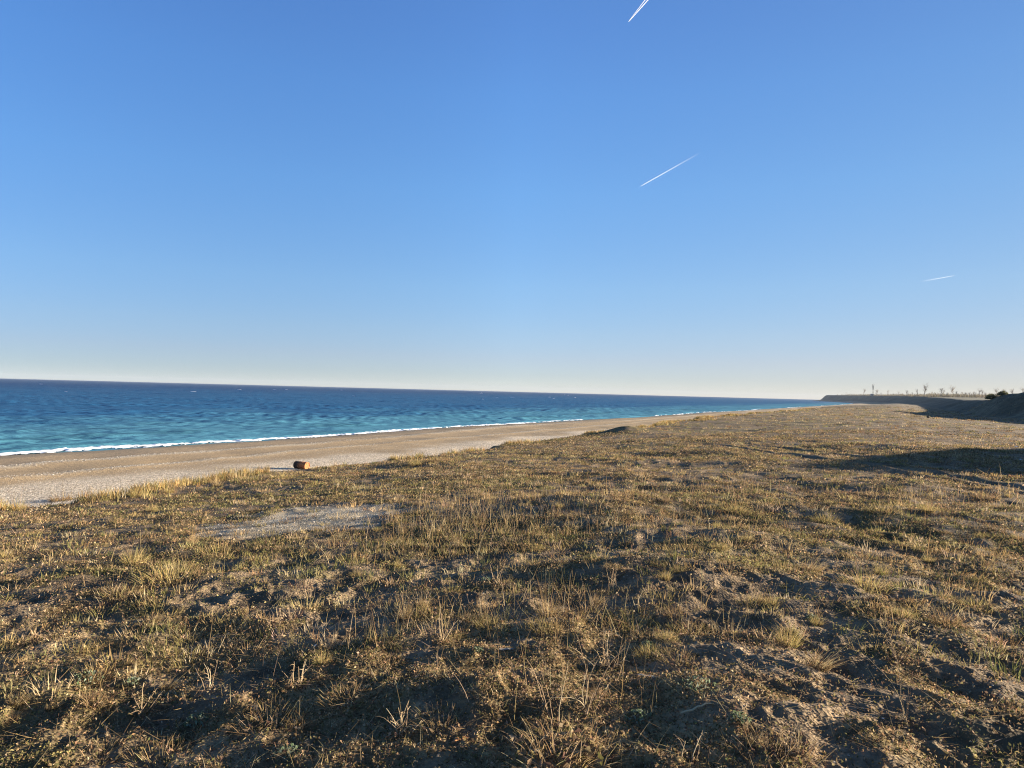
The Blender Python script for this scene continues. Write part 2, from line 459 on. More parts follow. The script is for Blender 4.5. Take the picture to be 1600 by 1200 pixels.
def foam_mat():
    m, n, l = new_mat('white_foam')
    out = N(n, 'OutputMaterial')
    b = N(n, 'BsdfPrincipled', Roughness=0.8)
    b.inputs['Base Color'].default_value = (0.86, 0.87, 0.87, 1)
    b.inputs['Subsurface Weight'].default_value = 0.0
    l.new(b.outputs[0], out.inputs['Surface'])
    return m
M_FOAM = foam_mat()
def build_foam():
    P_, Q_ = [], []
    n0 = 0
    for (u0, u1, du, dv) in ((12, 120, 0.16, 0.16), (120, 420, 0.5, 0.35), (420, 1700, 2.2, 1.0)):
        us = np.arange(u0, u1 + du, du); os_ = np.arange(-1.6, 6.0, dv)
        uu, oo = np.meshgrid(us, os_)
        vs = shore(uu)
        x, y = xy(uu, vs - oo)
        wid = 1.05 + 0.6 * vnoise(uu, uu * 0, 17, 61) + 0.7 * vnoise(uu, uu * 0, 5, 62) + 0.9 * sstep(95, 10, uu)
        on = sstep(-0.55, 0.1, vnoise(uu, uu * 0, 60, 63) + 0.5 * vnoise(uu, uu * 0, 22, 64) + 0.8 * sstep(100, 50, uu))
        ctr = 1.0 + 0.5 * np.sin(uu / 19) + 0.5 * vnoise(uu, uu * 0, 7, 65)
        d = 1 - np.abs(oo - ctr) / np.maximum(wid * on * np.where(u0 > 400, 2.2, 1.0), 0.05)
        nz = vnoise(uu * 0.45, oo, 0.9, 66) * 0.5 + vnoise(uu * 0.6, oo, 0.4, 67) * 0.4
        m = d + 0.7 * nz - 0.08
        m = np.maximum(m, (0.5 + 1.1 * nz + 0.5 * vnoise(x, y, 3, 69) - 1.1) * sstep(6, 3, oo))
        gz = np.maximum(H(x, y), 0.0)
        z = gz + 0.012 + np.clip(m - 0.2, 0, 1) ** 0.8 * (0.15 + 0.06 * nz)
        idx = n0 + np.arange(uu.size).reshape(uu.shape)
        qq = np.stack([idx[:-1, :-1], idx[:-1, 1:], idx[1:, 1:], idx[1:, :-1]], -1).reshape(-1, 4)
        kp = (m.reshape(-1)[qq - n0] > 0.22).all(1)
        P_.append(np.stack([x, y, z], -1).reshape(-1, 3)); Q_.append(qq[kp]); n0 += uu.size
    p, qq = np.concatenate(P_), np.concatenate(Q_)
    used = np.unique(qq); mp = np.zeros(len(p), np.int32); mp[used] = np.arange(len(used))
    o = mesh_np('surf_foam', p[used], quads=mp[qq], mat=M_FOAM, smooth=True)
    tag(o, 'white line of breaking surf along the waterline', None, None, 'stuff')
    # whitecaps further out
    P_, Q_ = [], []; n0 = 0
    g = np.random.default_rng(8)
    for k in range(24):
        off = 170 + 700 * g.random() ** 1.6; u = g.uniform(10, 150 + off * 2.2)
        ln = g.uniform(0.6, 2.2) * (1 + off / 160); wd = g.uniform(0.12, 0.3) * (1 + off / 200)
        cx, cy = xy(u, float(shore(np.array(u))) - off)
        a = R(28 + g.normal() * 12)
        t = np.linspace(-1, 1, 9); w = np.linspace(-1, 1, 4)
        tt, ww = np.meshgrid(t, w)
        sx = tt * ln / 2; sy = ww * wd * (1 - tt ** 2) * (0.6 + 0.8 * g.random(tt.shape)) + 0.12 * np.sin(tt * 4 + k)
        x = cx + sx * math.cos(a) + sy * math.sin(a); y = cy - sx * math.sin(a) + sy * math.cos(a)
        z = 0.20 + 0.25 * (1 - ww ** 2) * (1 - tt ** 2)
        idx = n0 + np.arange(tt.size).reshape(tt.shape)
        Q_.append(np.stack([idx[:-1, :-1], idx[:-1, 1:], idx[1:, 1:], idx[1:, :-1]], -1).reshape(-1, 4))
        P_.append(np.stack([x, y, z], -1).reshape(-1, 3)); n0 += tt.size
    o = mesh_np('whitecap_foam', np.concatenate(P_), quads=np.concatenate(Q_), mat=M_FOAM, smooth=True)
    tag(o, 'scattered flecks of white foam on the open water', None, None, 'stuff')
build_foam()

# ------------------------------------------------------------------ plant geometry (all vectorised)
def blades(base, az, lean, length, width, curve, colr, nseg=3, twist=None):
    """ribbons that taper to a point. base (n,3); az heading of the lean; lean from upright; curve adds lean along the blade"""
    n = len(base)
    az, lean, length, width, curve = [np.broadcast_to(np.asarray(a, float), (n,)) for a in (az, lean, length, width, curve)]
    if twist is None: twist = rng.uniform(0, np.pi, n)
    ca, sa = np.cos(az), np.sin(az)
    wx, wy = np.cos(twist), np.sin(twist)
    p = np.array(base, float)
    vs = []
    for k in range(nseg):
        w = width * (1 - 0.75 * k / nseg) * 0.5
        vs.append(p + np.stack([wx * w, wy * w, 0 * w], 1)); vs.append(p - np.stack([wx * w, wy * w, 0 * w], 1))
        an = lean + curve * (k + 0.5) / nseg
        st = length / nseg
        p = p + np.stack([np.sin(an) * sa * st, np.sin(an) * ca * st, np.cos(an) * st], 1)
    vs.append(p)
    m = 2 * nseg + 1
    V_ = np.stack(vs, 1).reshape(-1, 3)
    b0 = np.arange(n) * m
    q_ = [np.stack([b0 + 2 * k, b0 + 2 * k + 1, b0 + 2 * k + 3, b0 + 2 * k + 2], 1) for k in range(nseg - 1)]
    t_ = np.stack([b0 + 2 * nseg - 2, b0 + 2 * nseg - 1, b0 + 2 * nseg], 1)
    c_ = np.repeat(np.asarray(colr, float), m, 0)
    return V_, (np.stack(q_, 1).reshape(-1, 4) if q_ else np.zeros((0, 4), int)), t_, c_
def merge(parts):
    V_, Q_, T_, C_ = [], [], [], []; n = 0
    for (v_, q_, t_, c_) in parts:
        V_.append(v_); C_.append(c_); Q_.append(q_ + n); T_.append(t_ + n); n += len(v_)
    return np.concatenate(V_), np.concatenate(Q_), np.concatenate(T_), np.concatenate(C_)
def flakes(base, size, colr, flat=0.5):
    """small bent leaf-like flakes lying at all angles"""
    n = len(base)
    nrm = rng.normal(size=(n, 3)); nrm[:, 2] = np.abs(nrm[:, 2]) * (0.6 + flat * 2)
    nrm /= np.linalg.norm(nrm, axis=1)[:, None]
    t = rng.normal(size=(n, 3)); t -= nrm * (t * nrm).sum(1)[:, None]; t /= np.linalg.norm(t, axis=1)[:, None]
    b = np.cross(nrm, t)
    L = size[:, None]; W = (size * rng.uniform(0.25, 0.6, n))[:, None]; K = (size * rng.uniform(-0.2, 0.4, n))[:, None]
    v = np.stack([base - t * L * 0.5, base + b * W * 0.5 + nrm * K, base + t * L * 0.5, base - b * W * 0.5 + nrm * K * 0.3], 1).reshape(-1, 3)
    i0 = np.arange(n) * 4
    tr = np.concatenate([np.stack([i0, i0 + 1, i0 + 2], 1), np.stack([i0, i0 + 2, i0 + 3], 1)])
    return v, np.zeros((0, 4), int), tr, np.repeat(colr, 4, 0)
def tubes(paths, radii, colr, sides=4):
    """tapered tubes along polylines"""
    V_, Q_, C_ = [], [], []; n = 0
    for p, r0, c in zip(paths, radii, colr):
        p = np.asarray(p, float); k = len(p)
        d = np.gradient(p, axis=0); d /= np.linalg.norm(d, axis=1)[:, None] + 1e-9
        ref = np.array([0.31, 0.17, 0.93]) if abs(d[0, 2]) < 0.8 else np.array([0.93, 0.2, 0.1])
        s = np.cross(d, ref); s /= np.linalg.norm(s, axis=1)[:, None] + 1e-9
        t = np.cross(d, s)
        rr = np.asarray(r0, float) if np.ndim(r0) else r0 * np.linspace(1, 0.35, k)
        an = np.arange(sides) * 2 * np.pi / sides
        ring = p[:, None, :] + rr[:, None, None] * (np.cos(an)[None, :, None] * s[:, None, :] + np.sin(an)[None, :, None] * t[:, None, :])
        V_.append(ring.reshape(-1, 3))
        i = n + np.arange(k * sides).reshape(k, sides)
        j = np.roll(i, -1, 1)
        Q_.append(np.stack([i[:-1], j[:-1], j[1:], i[1:]], -1).reshape(-1, 4))
        C_.append(np.repeat([c], k * sides, 0)); n += k * sides
    return np.concatenate(V_), np.concatenate(Q_), np.zeros((0, 3), int), np.concatenate(C_)

STRAW = np.array([[0.34, 0.242, 0.118], [0.39, 0.285, 0.145], [0.27, 0.18, 0.085], [0.46, 0.36, 0.22], [0.21, 0.14, 0.075]])
OLIVE = np.array([[0.19, 0.17, 0.065], [0.25, 0.21, 0.085], [0.135, 0.13, 0.05], [0.31, 0.25, 0.11]])
LITTER = np.array([[0.31, 0.205, 0.11], [0.23, 0.15, 0.085], [0.38, 0.28, 0.17], [0.17, 0.135, 0.06], [0.14, 0.09, 0.06], [0.11, 0.10, 0.045]])
GREYG = np.array([[0.16, 0.19, 0.12], [0.21, 0.24, 0.17], [0.12, 0.15, 0.08]])
def pick(pal, n, jit=0.15):
    c = pal[rng.integers(0, len(pal), n)]
    return np.clip(c * (1 + jit * rng.normal(size=(n, 1))) * (1 + 0.05 * rng.normal(size=(n, 3))), 0.01, 0.9)

def scatter(n, r0, r1, power, amin=-50, amax=58):
    """points in the wedge in front; density per area falls as r**-power"""
    e = 2 - power
    t = rng.random(n)
    r = (r0 ** e + t * (r1 ** e - r0 ** e)) ** (1 / e) if abs(e) > 1e-6 else r0 * (r1 / r0) ** t
    a = np.radians(rng.uniform(amin, amax, n))
    return r * np.sin(a), r * np.cos(a), r
def on_turf(x, y, lo=-0.3):
    u, v = uv(x, y)
    d = rut_dist(x, y)
    rut = (np.abs(d) < 0.27) | (np.abs(d - 1.55) < 0.27)
    return (v > edge(u) - lo) & (v < foot(u) + 6) & ~rut

# ---- stuff 1: crumbs, leaves and moss bits
def build_litter_mesh():
    x, y, r = scatter(1050000, 1.0, 45, 1.7)
    c = cover(x, y)
    k = on_turf(x, y) & (patch(x, y) < 0.5) & (rng.random(len(x)) < 0.22 + 0.78 * sstep(0.35, 0.7, c))
    x, y, r = x[k], y[k], r[k]
    n = len(x)
    size = rng.uniform(0.005, 0.020, n) * (1 + 0.16 * np.maximum(r - 2, 0)) ** 0.75
    base = np.stack([x, y, H(x, y) + size * rng.uniform(0.0, 0.9, n)], 1)
    col = pick(LITTER, n, 0.22)
    gr = (vnoise(x, y, 1.3, 76) + vnoise(x, y, 5, 75) > 0.42 + 0.25 * sstep(-1, 2, x)) & (rng.random(n) < 0.5)
    col[gr] = pick(OLIVE, int(gr.sum()), 0.2)
    v, q_, t, cc = flakes(base, size, col, 0.15)
    o = mesh_np('plant_litter', v, tris=t, col=cc, mat=M_VEG)
    tag(o, 'crumbs of dead leaves and moss lying on the soil', None, None, 'stuff')
build_litter_mesh()

# ---- stuff 2: short turf sprigs
def build_turf():
    parts = []
    for (n, r0, r1, pw, nb, seg) in ((3700, 1.0, 9, 1.0, 6, 3), (24000, 7, 40, 1.5, 6, 2), (41000, 30, 190, 1.7, 5, 2)):
        x, y, r = scatter(n, r0, r1, pw)
        c = cover(x, y)
        k = on_turf(x, y) & (rng.random(n) < 0.05 + 1.0 * sstep(0.35, 0.85, c))
        x, y, r, c = x[k], y[k], r[k], c[k]
        m = len(x)
        hgt = rng.uniform(0.010, 0.036, m) * (1 + 0.5 * c) * (1 + 0.02 * r)
        gr = vnoise(x, y, 1.3, 76) + vnoise(x, y, 5, 75) > 0.42 + 0.25 * sstep(-1, 2, x)
        pal = pick(STRAW, m, 0.2); po = pick(OLIVE, m, 0.2)
        cs = np.where((gr & (rng.random(m) < 0.7))[:, None], po, pal)
        sp = 0.012 + 0.012 * r / 5
        bx = np.repeat(x, nb) + rng.normal(size=m * nb) * np.repeat(sp, nb)
        by = np.repeat(y, nb) + rng.normal(size=m * nb) * np.repeat(sp, nb)
        bz = H(bx, by) - 0.004
        L = np.repeat(hgt, nb) * rng.uniform(0.5, 1.3, m * nb)
        W = np.repeat(0.0022 + 0.00055 * r, nb)
        col = np.repeat(cs, nb, 0) * (1 + 0.15 * rng.normal(size=(m * nb, 1)))
        parts.append(blades(np.stack([bx, by, bz], 1), rng.uniform(0, 6.28, m * nb), np.abs(rng.normal(0.25, 0.45, m * nb)), L, W, rng.uniform(0.0, 1.2, m * nb), np.clip(col, .01, .9), seg))
    v, q_, t, c = merge(parts)
    o = mesh_np('short_grass', v, quads=q_, tris=t, col=c, mat=M_VEG)
    tag(o, 'short dry grass growing sparsely over the flat', None, None, 'stuff')
build_turf()

# ---- stuff 3: thin tall stalks, straws lying about, and small tufts far off
STANDS = [(-0.6, 10.8, 1.4, 2.6, 1900), (0.35, 5.4, 0.75, 0.7, 170), (-0.9, 5.2, 0.6, 0.7, 120), (1.6, 5.4, 0.9, 0.5, 90),
          (-1.6, 8.4, 0.7, 0.7, 130), (-3.4, 7.4, 0.9, 0.8, 110), (2.0, 9.0, 1.4, 1.4, 220), (8.8, 11.6, 2.6, 1.3, 420), (0.3, 3.9, 0.6, 0.5, 60), (3.0, 13.5, 3.0, 2.5, 420), (-2.5, 17.0, 3.0, 3.0, 420)]
def build_stalks():
    xs, ys = [], []
    for (cx, cy, sx, sy, n) in STANDS:
        xs.append(cx + rng.normal(size=n) * sx * 0.6); ys.append(cy + rng.normal(size=n) * sy * 0.6)
    x, y, r = scatter(900, 2.0, 40, 1.2)
    xs.append(x); ys.append(y)
    x, y = np.concatenate(xs), np.concatenate(ys)
    k = on_turf(x, y) & (rng.random(len(x)) < 0.25 + cover(x, y)); x, y = x[k], y[k]
    r = np.hypot(x, y); n = len(x)
    L = rng.uniform(0.10, 0.30, n) * rng.choice([0.7, 1.0, 1.3], n)
    V1 = blades(np.stack([x, y, H(x, y) - 0.01], 1), rng.uniform(0, 6.28, n), np.abs(rng.normal(0.12, 0.25, n)), L, 0.0016 + 0.00038 * r, np.abs(rng.normal(0.15, 0.45, n)), pick(STRAW, n, 0.2), 4)
    # fallen straws
    x, y, r = scatter(58000, 1.0, 30, 1.5)
    k = on_turf(x, y) & (rng.random(len(x)) < 0.15 + cover(x, y)); x, y, r = x[k], y[k], r[k]; n = len(x)
    L = (0.03 + 0.16 * rng.random(n) ** 2) * (1 + 0.02 * r)
    V2 = blades(np.stack([x, y, H(x, y) + 0.012], 1), rng.uniform(0, 6.28, n), rng.uniform(1.1, 1.5, n), L, 0.0018 + 0.0004 * r, rng.uniform(-0.2, 0.5, n), pick(STRAW, n, 0.3), 3, rng.uniform(0, 3.14, n))
    v, q_, t, c = merge([V1, V2])
    o = mesh_np('dry_stalks', v, quads=q_, tris=t, col=c, mat=M_VEG)
    tag(o, 'thin dead grass stalks standing and lying over the flat', None, None, 'stuff')
build_stalks()
def build_far_tufts():
    parts = []
    for (n, r0, r1, pw, nb) in ((4300, 5, 30, 1.6, 22), (9000, 22, 240, 1.9, 14)):
        x, y, r = scatter(n, r0, r1, pw)
        k = on_turf(x, y, 0.4) & (rng.random(n) < 0.25 + 0.9 * cover(x, y)); x, y, r = x[k], y[k], r[k]; m = len(x)
        big = rng.uniform(0.5, 1.3, m)
        sp = np.repeat(0.05 * big * (1 + r * 0.015), nb)
        bx = np.repeat(x, nb) + rng.normal(size=m * nb) * sp; by = np.repeat(y, nb) + rng.normal(size=m * nb) * sp
        az = np.arctan2(bx - np.repeat(x, nb), by - np.repeat(y, nb))
        L = np.repeat(0.095 * big * (1 + 0.004 * r), nb) * rng.uniform(0.6, 1.2, m * nb)
        pal = np.where((rng.random(m) < 0.35)[:, None], pick(OLIVE, m), pick(STRAW, m))
        parts.append(blades(np.stack([bx, by, H(bx, by) - 0.01], 1), az, np.abs(rng.normal(0.35, 0.25, m * nb)), L, np.repeat(0.003 + 0.0006 * r, nb), rng.uniform(0, 0.8, m * nb), np.repeat(pal, nb, 0), 2))
    x, y, r = scatter(18000, 9, 320, 1.85)
    k = on_turf(x, y, 0.2) & (vnoise(x, y, 9, 111) + 0.7 * vnoise(x, y, 2.5, 112) > 0.05); x, y, r = x[k], y[k], r[k]; m = len(x); nb = 12
    big = rng.uniform(0.5, 1.4, m); sp = np.repeat(0.06 * big * (1 + r * 0.02), nb)
    bx = np.repeat(x, nb) + rng.normal(size=m * nb) * sp; by = np.repeat(y, nb) + rng.normal(size=m * nb) * sp
    heath = np.array([[0.10, 0.07, 0.045], [0.13, 0.085, 0.055], [0.085, 0.08, 0.04], [0.15, 0.10, 0.06], [0.20, 0.13, 0.07]])
    parts.append(blades(np.stack([bx, by, H(bx, by) - 0.01], 1), rng.uniform(0, 6.28, m * nb), np.abs(rng.normal(0.5, 0.35, m * nb)), np.repeat(0.065 * big * (1 + 0.004 * r), nb) * rng.uniform(0.6, 1.3, m * nb), np.repeat(0.004 + 0.0008 * r, nb), rng.uniform(0, 0.8, m * nb), np.repeat(pick(heath, m, 0.2), nb, 0), 2))
    # grass on the lip above the beach
    u = 4 + 190 * rng.random(9000) ** 2.2
    v_ = edge(u) + np.abs(rng.normal(0, 0.7, len(u))) - 0.5
    x, y = xy(u, v_); r = np.hypot(x, y)
    az_ = np.degrees(np.arctan2(x, y)); k = (y > 2) & ((az_ < -19.5) | (az_ > -15.8)) & (vnoise(u, u * 0, 5, 101) + 0.5 * vnoise(u, u * 0, 1.7, 102) > np.where(u < 17, -0.75, -0.1)); x, y, r = x[k], y[k], r[k]; m = len(x); nb = 7
    bx = np.repeat(x, nb) + rng.normal(size=m * nb) * 0.06; by = np.repeat(y, nb) + rng.normal(size=m * nb) * 0.06
    L = np.repeat(rng.uniform(0.10, 0.30, m) * (1 + 0.15 * (u[k] < 18)), nb) * rng.uniform(0.6, 1.25, m * nb)
    pal = np.where((rng.random(m) < 0.25)[:, None], pick(OLIVE, m), pick(np.concatenate([STRAW, STRAW * [1.05, 0.95, 0.7]]), m))
    parts.append(blades(np.stack([bx, by, H(bx, by) - 0.02], 1), rng.uniform(0, 6.28, m * nb), np.abs(rng.normal(0.1, 0.22, m * nb)), L, np.repeat(0.003 + 0.00055 * r, nb), rng.uniform(0, 0.7, m * nb), np.repeat(pal, nb, 0), 3))
    v, q_, t, c = merge(parts)
    o = mesh_np('tussock_grass', v, quads=q_, tris=t, col=c, mat=M_VEG)
    tag(o, 'small dry tussocks dotted thickly over the far turf and its edge', None, None, 'stuff')
build_far_tufts()

# ------------------------------------------------------------------ single tufts (things)
def tuft_mesh(name, n, rad_, hgt, pal, lean=0.45, curve=0.7, stalks=0, width=0.0035, skew=(0, 0)):
    a = rng.uniform(0, 6.28, n); rr = rad_ * np.sqrt(rng.random(n))
    bx, by = rr * np.cos(a), rr * np.sin(a)
    base = np.stack([bx, by, np.full(n, -0.015)], 1)
    az = np.arctan2(bx, by) + rng.normal(0, 0.7, n)
    ln = np.clip(lean * rr / rad_ + rng.normal(0.05, 0.18, n), -0.2, 1.3)
    L = hgt * rng.uniform(0.45, 1.0, n) * (1 - 0.25 * rr / rad_)
    c = pick(pal, n, 0.18)
    parts = [blades(base, az, ln, L, width, curve * rng.uniform(0.2, 1.2, n), c, 4)]
    if stalks:
        a = rng.uniform(0, 6.28, stalks); rr = rad_ * 0.8 * np.sqrt(rng.random(stalks))
        base = np.stack([rr * np.cos(a), rr * np.sin(a), np.full(stalks, -0.01)], 1)
        parts.append(blades(base, a, np.abs(rng.normal(0.12, 0.15, stalks)), hgt * rng.uniform(1.1, 1.8, stalks), width * 0.8, rng.uniform(0, 0.5, stalks), pick(STRAW, stalks), 5))
    n2 = n // 2                                                    # dead thatch round the base
    a = rng.uniform(0, 6.28, n2); rr = rad_ * 1.0 * np.sqrt(rng.random(n2))
    parts.append(flakes(np.stack([rr * np.cos(a), rr * np.sin(a), rng.uniform(0, 0.012, n2)], 1), rng.uniform(0.012, 0.04, n2), pick(LITTER, n2)))
    v, q_, t, cc = merge(parts)
    v[:, 0] += skew[0] * np.maximum(v[:, 2], 0); v[:, 1] += skew[1] * np.maximum(v[:, 2], 0)
    return mesh_np(name, v, quads=q_, tris=t, col=cc, mat=M_VEG, link=False)
YOL = np.array([[0.42, 0.31, 0.13], [0.36, 0.27, 0.11], [0.46, 0.35, 0.17], [0.28, 0.23, 0.08]])
TUFT = {
    'gold': tuft_mesh('grass_tuft', 170, 0.075, 0.24, YOL, stalks=6),
    'wide': tuft_mesh('grass_tuft', 230, 0.16, 0.17, YOL, lean=0.7, stalks=5),
    'low': tuft_mesh('grass_tuft', 200, 0.15, 0.11, STRAW, lean=0.9),
    'tall': tuft_mesh('grass_tuft', 120, 0.07, 0.24, STRAW, lean=0.3, stalks=16),
    'olive': tuft_mesh('grass_tuft', 220, 0.16, 0.13, OLIVE, lean=0.8, stalks=3),
    'lean': tuft_mesh('grass_tuft', 170, 0.08, 0.20, STRAW, lean=0.4, skew=(0.7, -0.2), stalks=5),
    'brown': tuft_mesh('grass_tuft', 170, 0.13, 0.17, np.array([[0.30, 0.19, 0.09], [0.36, 0.24, 0.12], [0.22, 0.15, 0.08]]), lean=0.6, stalks=8),
}
THGT = {'gold': 0.24, 'wide': 0.17, 'low': 0.11, 'tall': 0.30, 'olive': 0.13, 'lean': 0.20, 'brown': 0.18}
def put_tuft(kind, px, py, hpx, label, group=None, name='grass_tuft', cat='grass tuft'):
    x, y, z, r = on_ground(px, py)
    s = hpx / FPX * r / THGT[kind]
    o = bpy.data.objects.new(name, TUFT[kind])
    C.objects.link(o)
    o.location = (x, y, z); o.scale = (s, s, s); o.rotation_euler = (0, 0, random.uniform(-0.5, 0.5) if kind == 'lean' else random.uniform(0, 6.28))
    tag(o, label, cat, group)
    return o
TUFTS = [
    ('gold', 210, 881, 36, 'upright golden tuft with a long dark shadow, on the turf below the pale bare patch'),
    ('wide', 262, 906, 40, 'yellow-green tuft bristling with thin stalks, just beyond the low wide tuft'),
    ('low', 190, 928, 22, 'low wide golden tuft with a black shadow pool beside it, nearest of its cluster'),
    ('wide', 338, 866, 28, 'spreading yellow tuft at the inland end of the cluster near the pale patch'),
    ('tall', 300, 852, 26, 'stalky tuft behind the yellow cluster, next to the pale bare patch'),
    ('gold', 8, 872, 18, 'yellow tuft cut by the left border of the photo'),
    ('olive', 425, 852, 26, 'dark olive tuft at the near rim of the pale bare patch'),
    ('gold', 28, 797, 22, 'golden tuft on the turf edge, leftmost above the shingle'),
    ('brown', 98, 782, 20, 'dark brown shrubby tuft on the turf edge beside a golden clump'),
    ('wide', 148, 783, 18, 'golden clump on the turf edge between the brown tuft and a gap of shingle'),
    ('gold', 212, 777, 20, 'first golden tuft after the shingle gap on the turf edge'),
    ('gold', 262, 770, 20, 'golden tuft in the middle of the grassy fringe above the shingle'),
    ('tall', 338, 760, 26, 'tall feathery straw tuft on the fringe, left of the rusty barrel'),
    ('olive', 385, 752, 18, 'dark green hummock tuft at the end of the grassy fringe'),
    ('wide', 440, 748, 18, 'straw tuft on the turf edge just in front of the rusty barrel'),
    ('tall', 520, 738, 18, 'pale stalky tuft on the turf edge to the right of the barrel'),
    ('gold', 648, 728, 24, 'bright straw tuft on the turf edge against the tan sand'),
    ('brown', 688, 722, 24, 'dark bushy tuft on the turf edge, beside the bright straw one'),
    ('gold', 238, 800, 18, 'small golden tuft standing behind the fringe on lit gravelly turf'),
    ('low', 68, 815, 14, 'low tuft with a dark side on the gravelly turf near the left border'),
    ('lean', 1265, 893, 30, 'golden tuft leaning right on the right half of the flat, top of a shadowed dip'),
    ('wide', 1352, 918, 34, 'big bristly yellow-brown tuft over a black shadow'),
    ('gold', 1376, 897, 24, 'upright straw tuft just behind the big bristly tuft'),
    ('low', 1372, 962, 28, 'matted straw tuft below the big bristly tuft'),
    ('gold', 1276, 976, 22, 'narrow green-yellow tuft in a shadowed hollow'),
    ('lean', 1276, 1042, 40, 'straw tuft leaning over a shadow, nearest big tuft on the right'),
    ('gold', 1230, 1008, 42, 'upright pale tuft above the nearest leaning tuft'),
    ('brown', 1478, 974, 30, 'brown tuft with a green foot casting a wide shadow'),
    ('wide', 1525, 950, 24, 'olive-straw tuft near the right border'),
    ('gold', 1206, 948, 26, 'small orange-straw tuft on the brow of a shadowed dip'),
    ('brown', 1195, 942, 18, 'dark tuft touching the small orange-straw one'),
    ('wide', 1150, 800, 20, 'straw tuft on the open flat, middle distance'),
    ('low', 1185, 805, 16, 'flat straw tuft next to another on the open flat'),
    ('wide', 1380, 800, 22, 'broad golden tuft in the sunlit band beyond the shaded turf'),
    ('gold', 1450, 800, 22, 'golden tuft in the sunlit band, further right'),
    ('wide', 1290, 815, 20, 'golden tuft at the left end of the sunlit band'),
    ('brown', 1540, 780, 20, 'brown stalky tuft by the wheel ruts'),
    ('low', 1215, 1172, 46, 'low straw tuft at the bottom of the picture on bare soil'),
    ('low', 1080, 985, 26, 'low straw mat on the brow right of the tangled dead weeds'),
    ('wide', 1175, 945, 24, 'reddish straw tuft along the brow of the shadowed dip'),
    ('tall', 855, 965, 60, 'stand of pale upright stalks left of the dark hollow'),
    ('tall', 632, 968, 44, 'dry stalky clump in the darkest turf of the middle foreground'),
    ('tall', 628, 835, 30, 'pale stalks at the right end of the bare patch'),
    ('gold', 1040, 905, 22, 'small straw tuft in the centre right of the flat'),
    ('olive', 1030, 880, 16, 'green-brown tuft in front of a row of dark hummocks'),
    ('low', 880, 1175, 60, 'mossy orange-straw mound at the bottom centre of the picture'),
    ('low', 690, 1125, 34, 'sunlit straw scrap on dark soil, bottom centre-left'),
    ('low', 545, 1092, 30, 'lit crumbly straw clump on dark soil beside leafy sprigs'),
    ('low', 430, 1128, 40, 'wide mat of orange straw on dark soil at the lower left'),
    ('low', 605, 1040, 24, 'small orange straw clump in the shade, above the crumbly one'),
    ('low', 1015, 1000, 22, 'bright straw clump above the tangled dead weeds'),
    ('low', 1060, 1030, 26, 'second bright straw clump right of the tangled dead weeds'),
    ('low', 150, 1185, 30, 'straw mat at the lower left border by grey-green leaves'),
    ('low', 250, 1185, 36, 'straw mat beside the curved pale stalks'),
]
for t in TUFTS: put_tuft(*t)

# unpicked tufts of the flat: nothing tells one from another
kinds = ['gold', 'wide', 'low', 'low', 'olive', 'brown', 'wide', 'lean']
cnt = 0
pts = []
tries = 0
while cnt < 150 and tries < 6000:
    tries += 1
    px = random.uniform(-40, 1640); py = 640 + 540 * random.random() ** 1.35
    if py < 640 + (1200 - px) * 0.075 + (30 if px < 900 else 0): continue
    x, y, z, r = on_ground(px, py)
    if r > 70 or (r < 4.6 and random.random() < 0.8) or not bool(on_turf(np.array([x]), np.array([y]), -0.8)[0]): continue
    if patch(np.array([x]), np.array([y]))[0] > 0.1 or cover(np.array([x]), np.array([y]))[0] < 0.35: continue
    if any((px - a) ** 2 + ((py - b) * 2) ** 2 < 34 ** 2 for a, b in pts): continue
    pts.append((px, py))
    k = random.choice(kinds)
    o = bpy.data.objects.new('grass_tuft', TUFT[k]); C.objects.link(o)
    s = random.uniform(0.35, 0.72)
    o.location = (x, y, z); o.scale = (s, s, s * random.uniform(0.8, 1.2)); o.rotation_euler = (0, 0, random.uniform(-0.4, 0.4) if k == 'lean' else random.uniform(0, 6.28))
    tag(o, 'one of the many small dry grass tufts strewn over the flat', 'grass tuft', 'small grass tufts strewn over the flat')
    cnt += 1

# ------------------------------------------------------------------ dead weeds, leafy plants, sticks
def weed_paths(n, hgt, spread, kink=0.25, fork=2):
    P_, R_ = [], []
    for i in range(n):
        a = random.uniform(0, 6.28); ln = random.uniform(0.05, spread)
        p = np.array([random.gauss(0, 0.02), random.gauss(0, 0.02), -0.01])
        d = np.array([math.sin(a) * math.sin(ln), math.cos(a) * math.sin(ln), math.cos(ln)])
        L = hgt * random.uniform(0.6, 1.1); k = 7
        path = [p.copy()]
        for j in range(k):
            d = d + np.random.default_rng(i * 31 + j + n).normal(0, kink, 3) * 0.4; d[2] -= 0.04 * j * spread
            d /= np.linalg.norm(d); p = p + d * L / k; p[2] = max(p[2], 0.004); path.append(p.copy())
        P_.append(path); R_.append(0.0026)
        for f in range(fork):
            j = random.randint(2, 6); q0 = path[j]; a2 = random.uniform(0, 6.28)
            d2 = np.array([math.sin(a2) * 0.7, math.cos(a2) * 0.7, 0.6]); sub_ = [q0]
            for s in range(3): sub_.append(np.maximum(sub_[-1] + d2 * L * 0.09 + np.array([0, 0, -0.006 * s]), [-9, -9, 0.004]))
            P_.append(sub_); R_.append(0.0016)
    return P_, R_
TW = [(0.40, 0.30, 0.18), (0.33, 0.23, 0.14), (0.24, 0.17, 0.11), (0.46, 0.37, 0.24)]
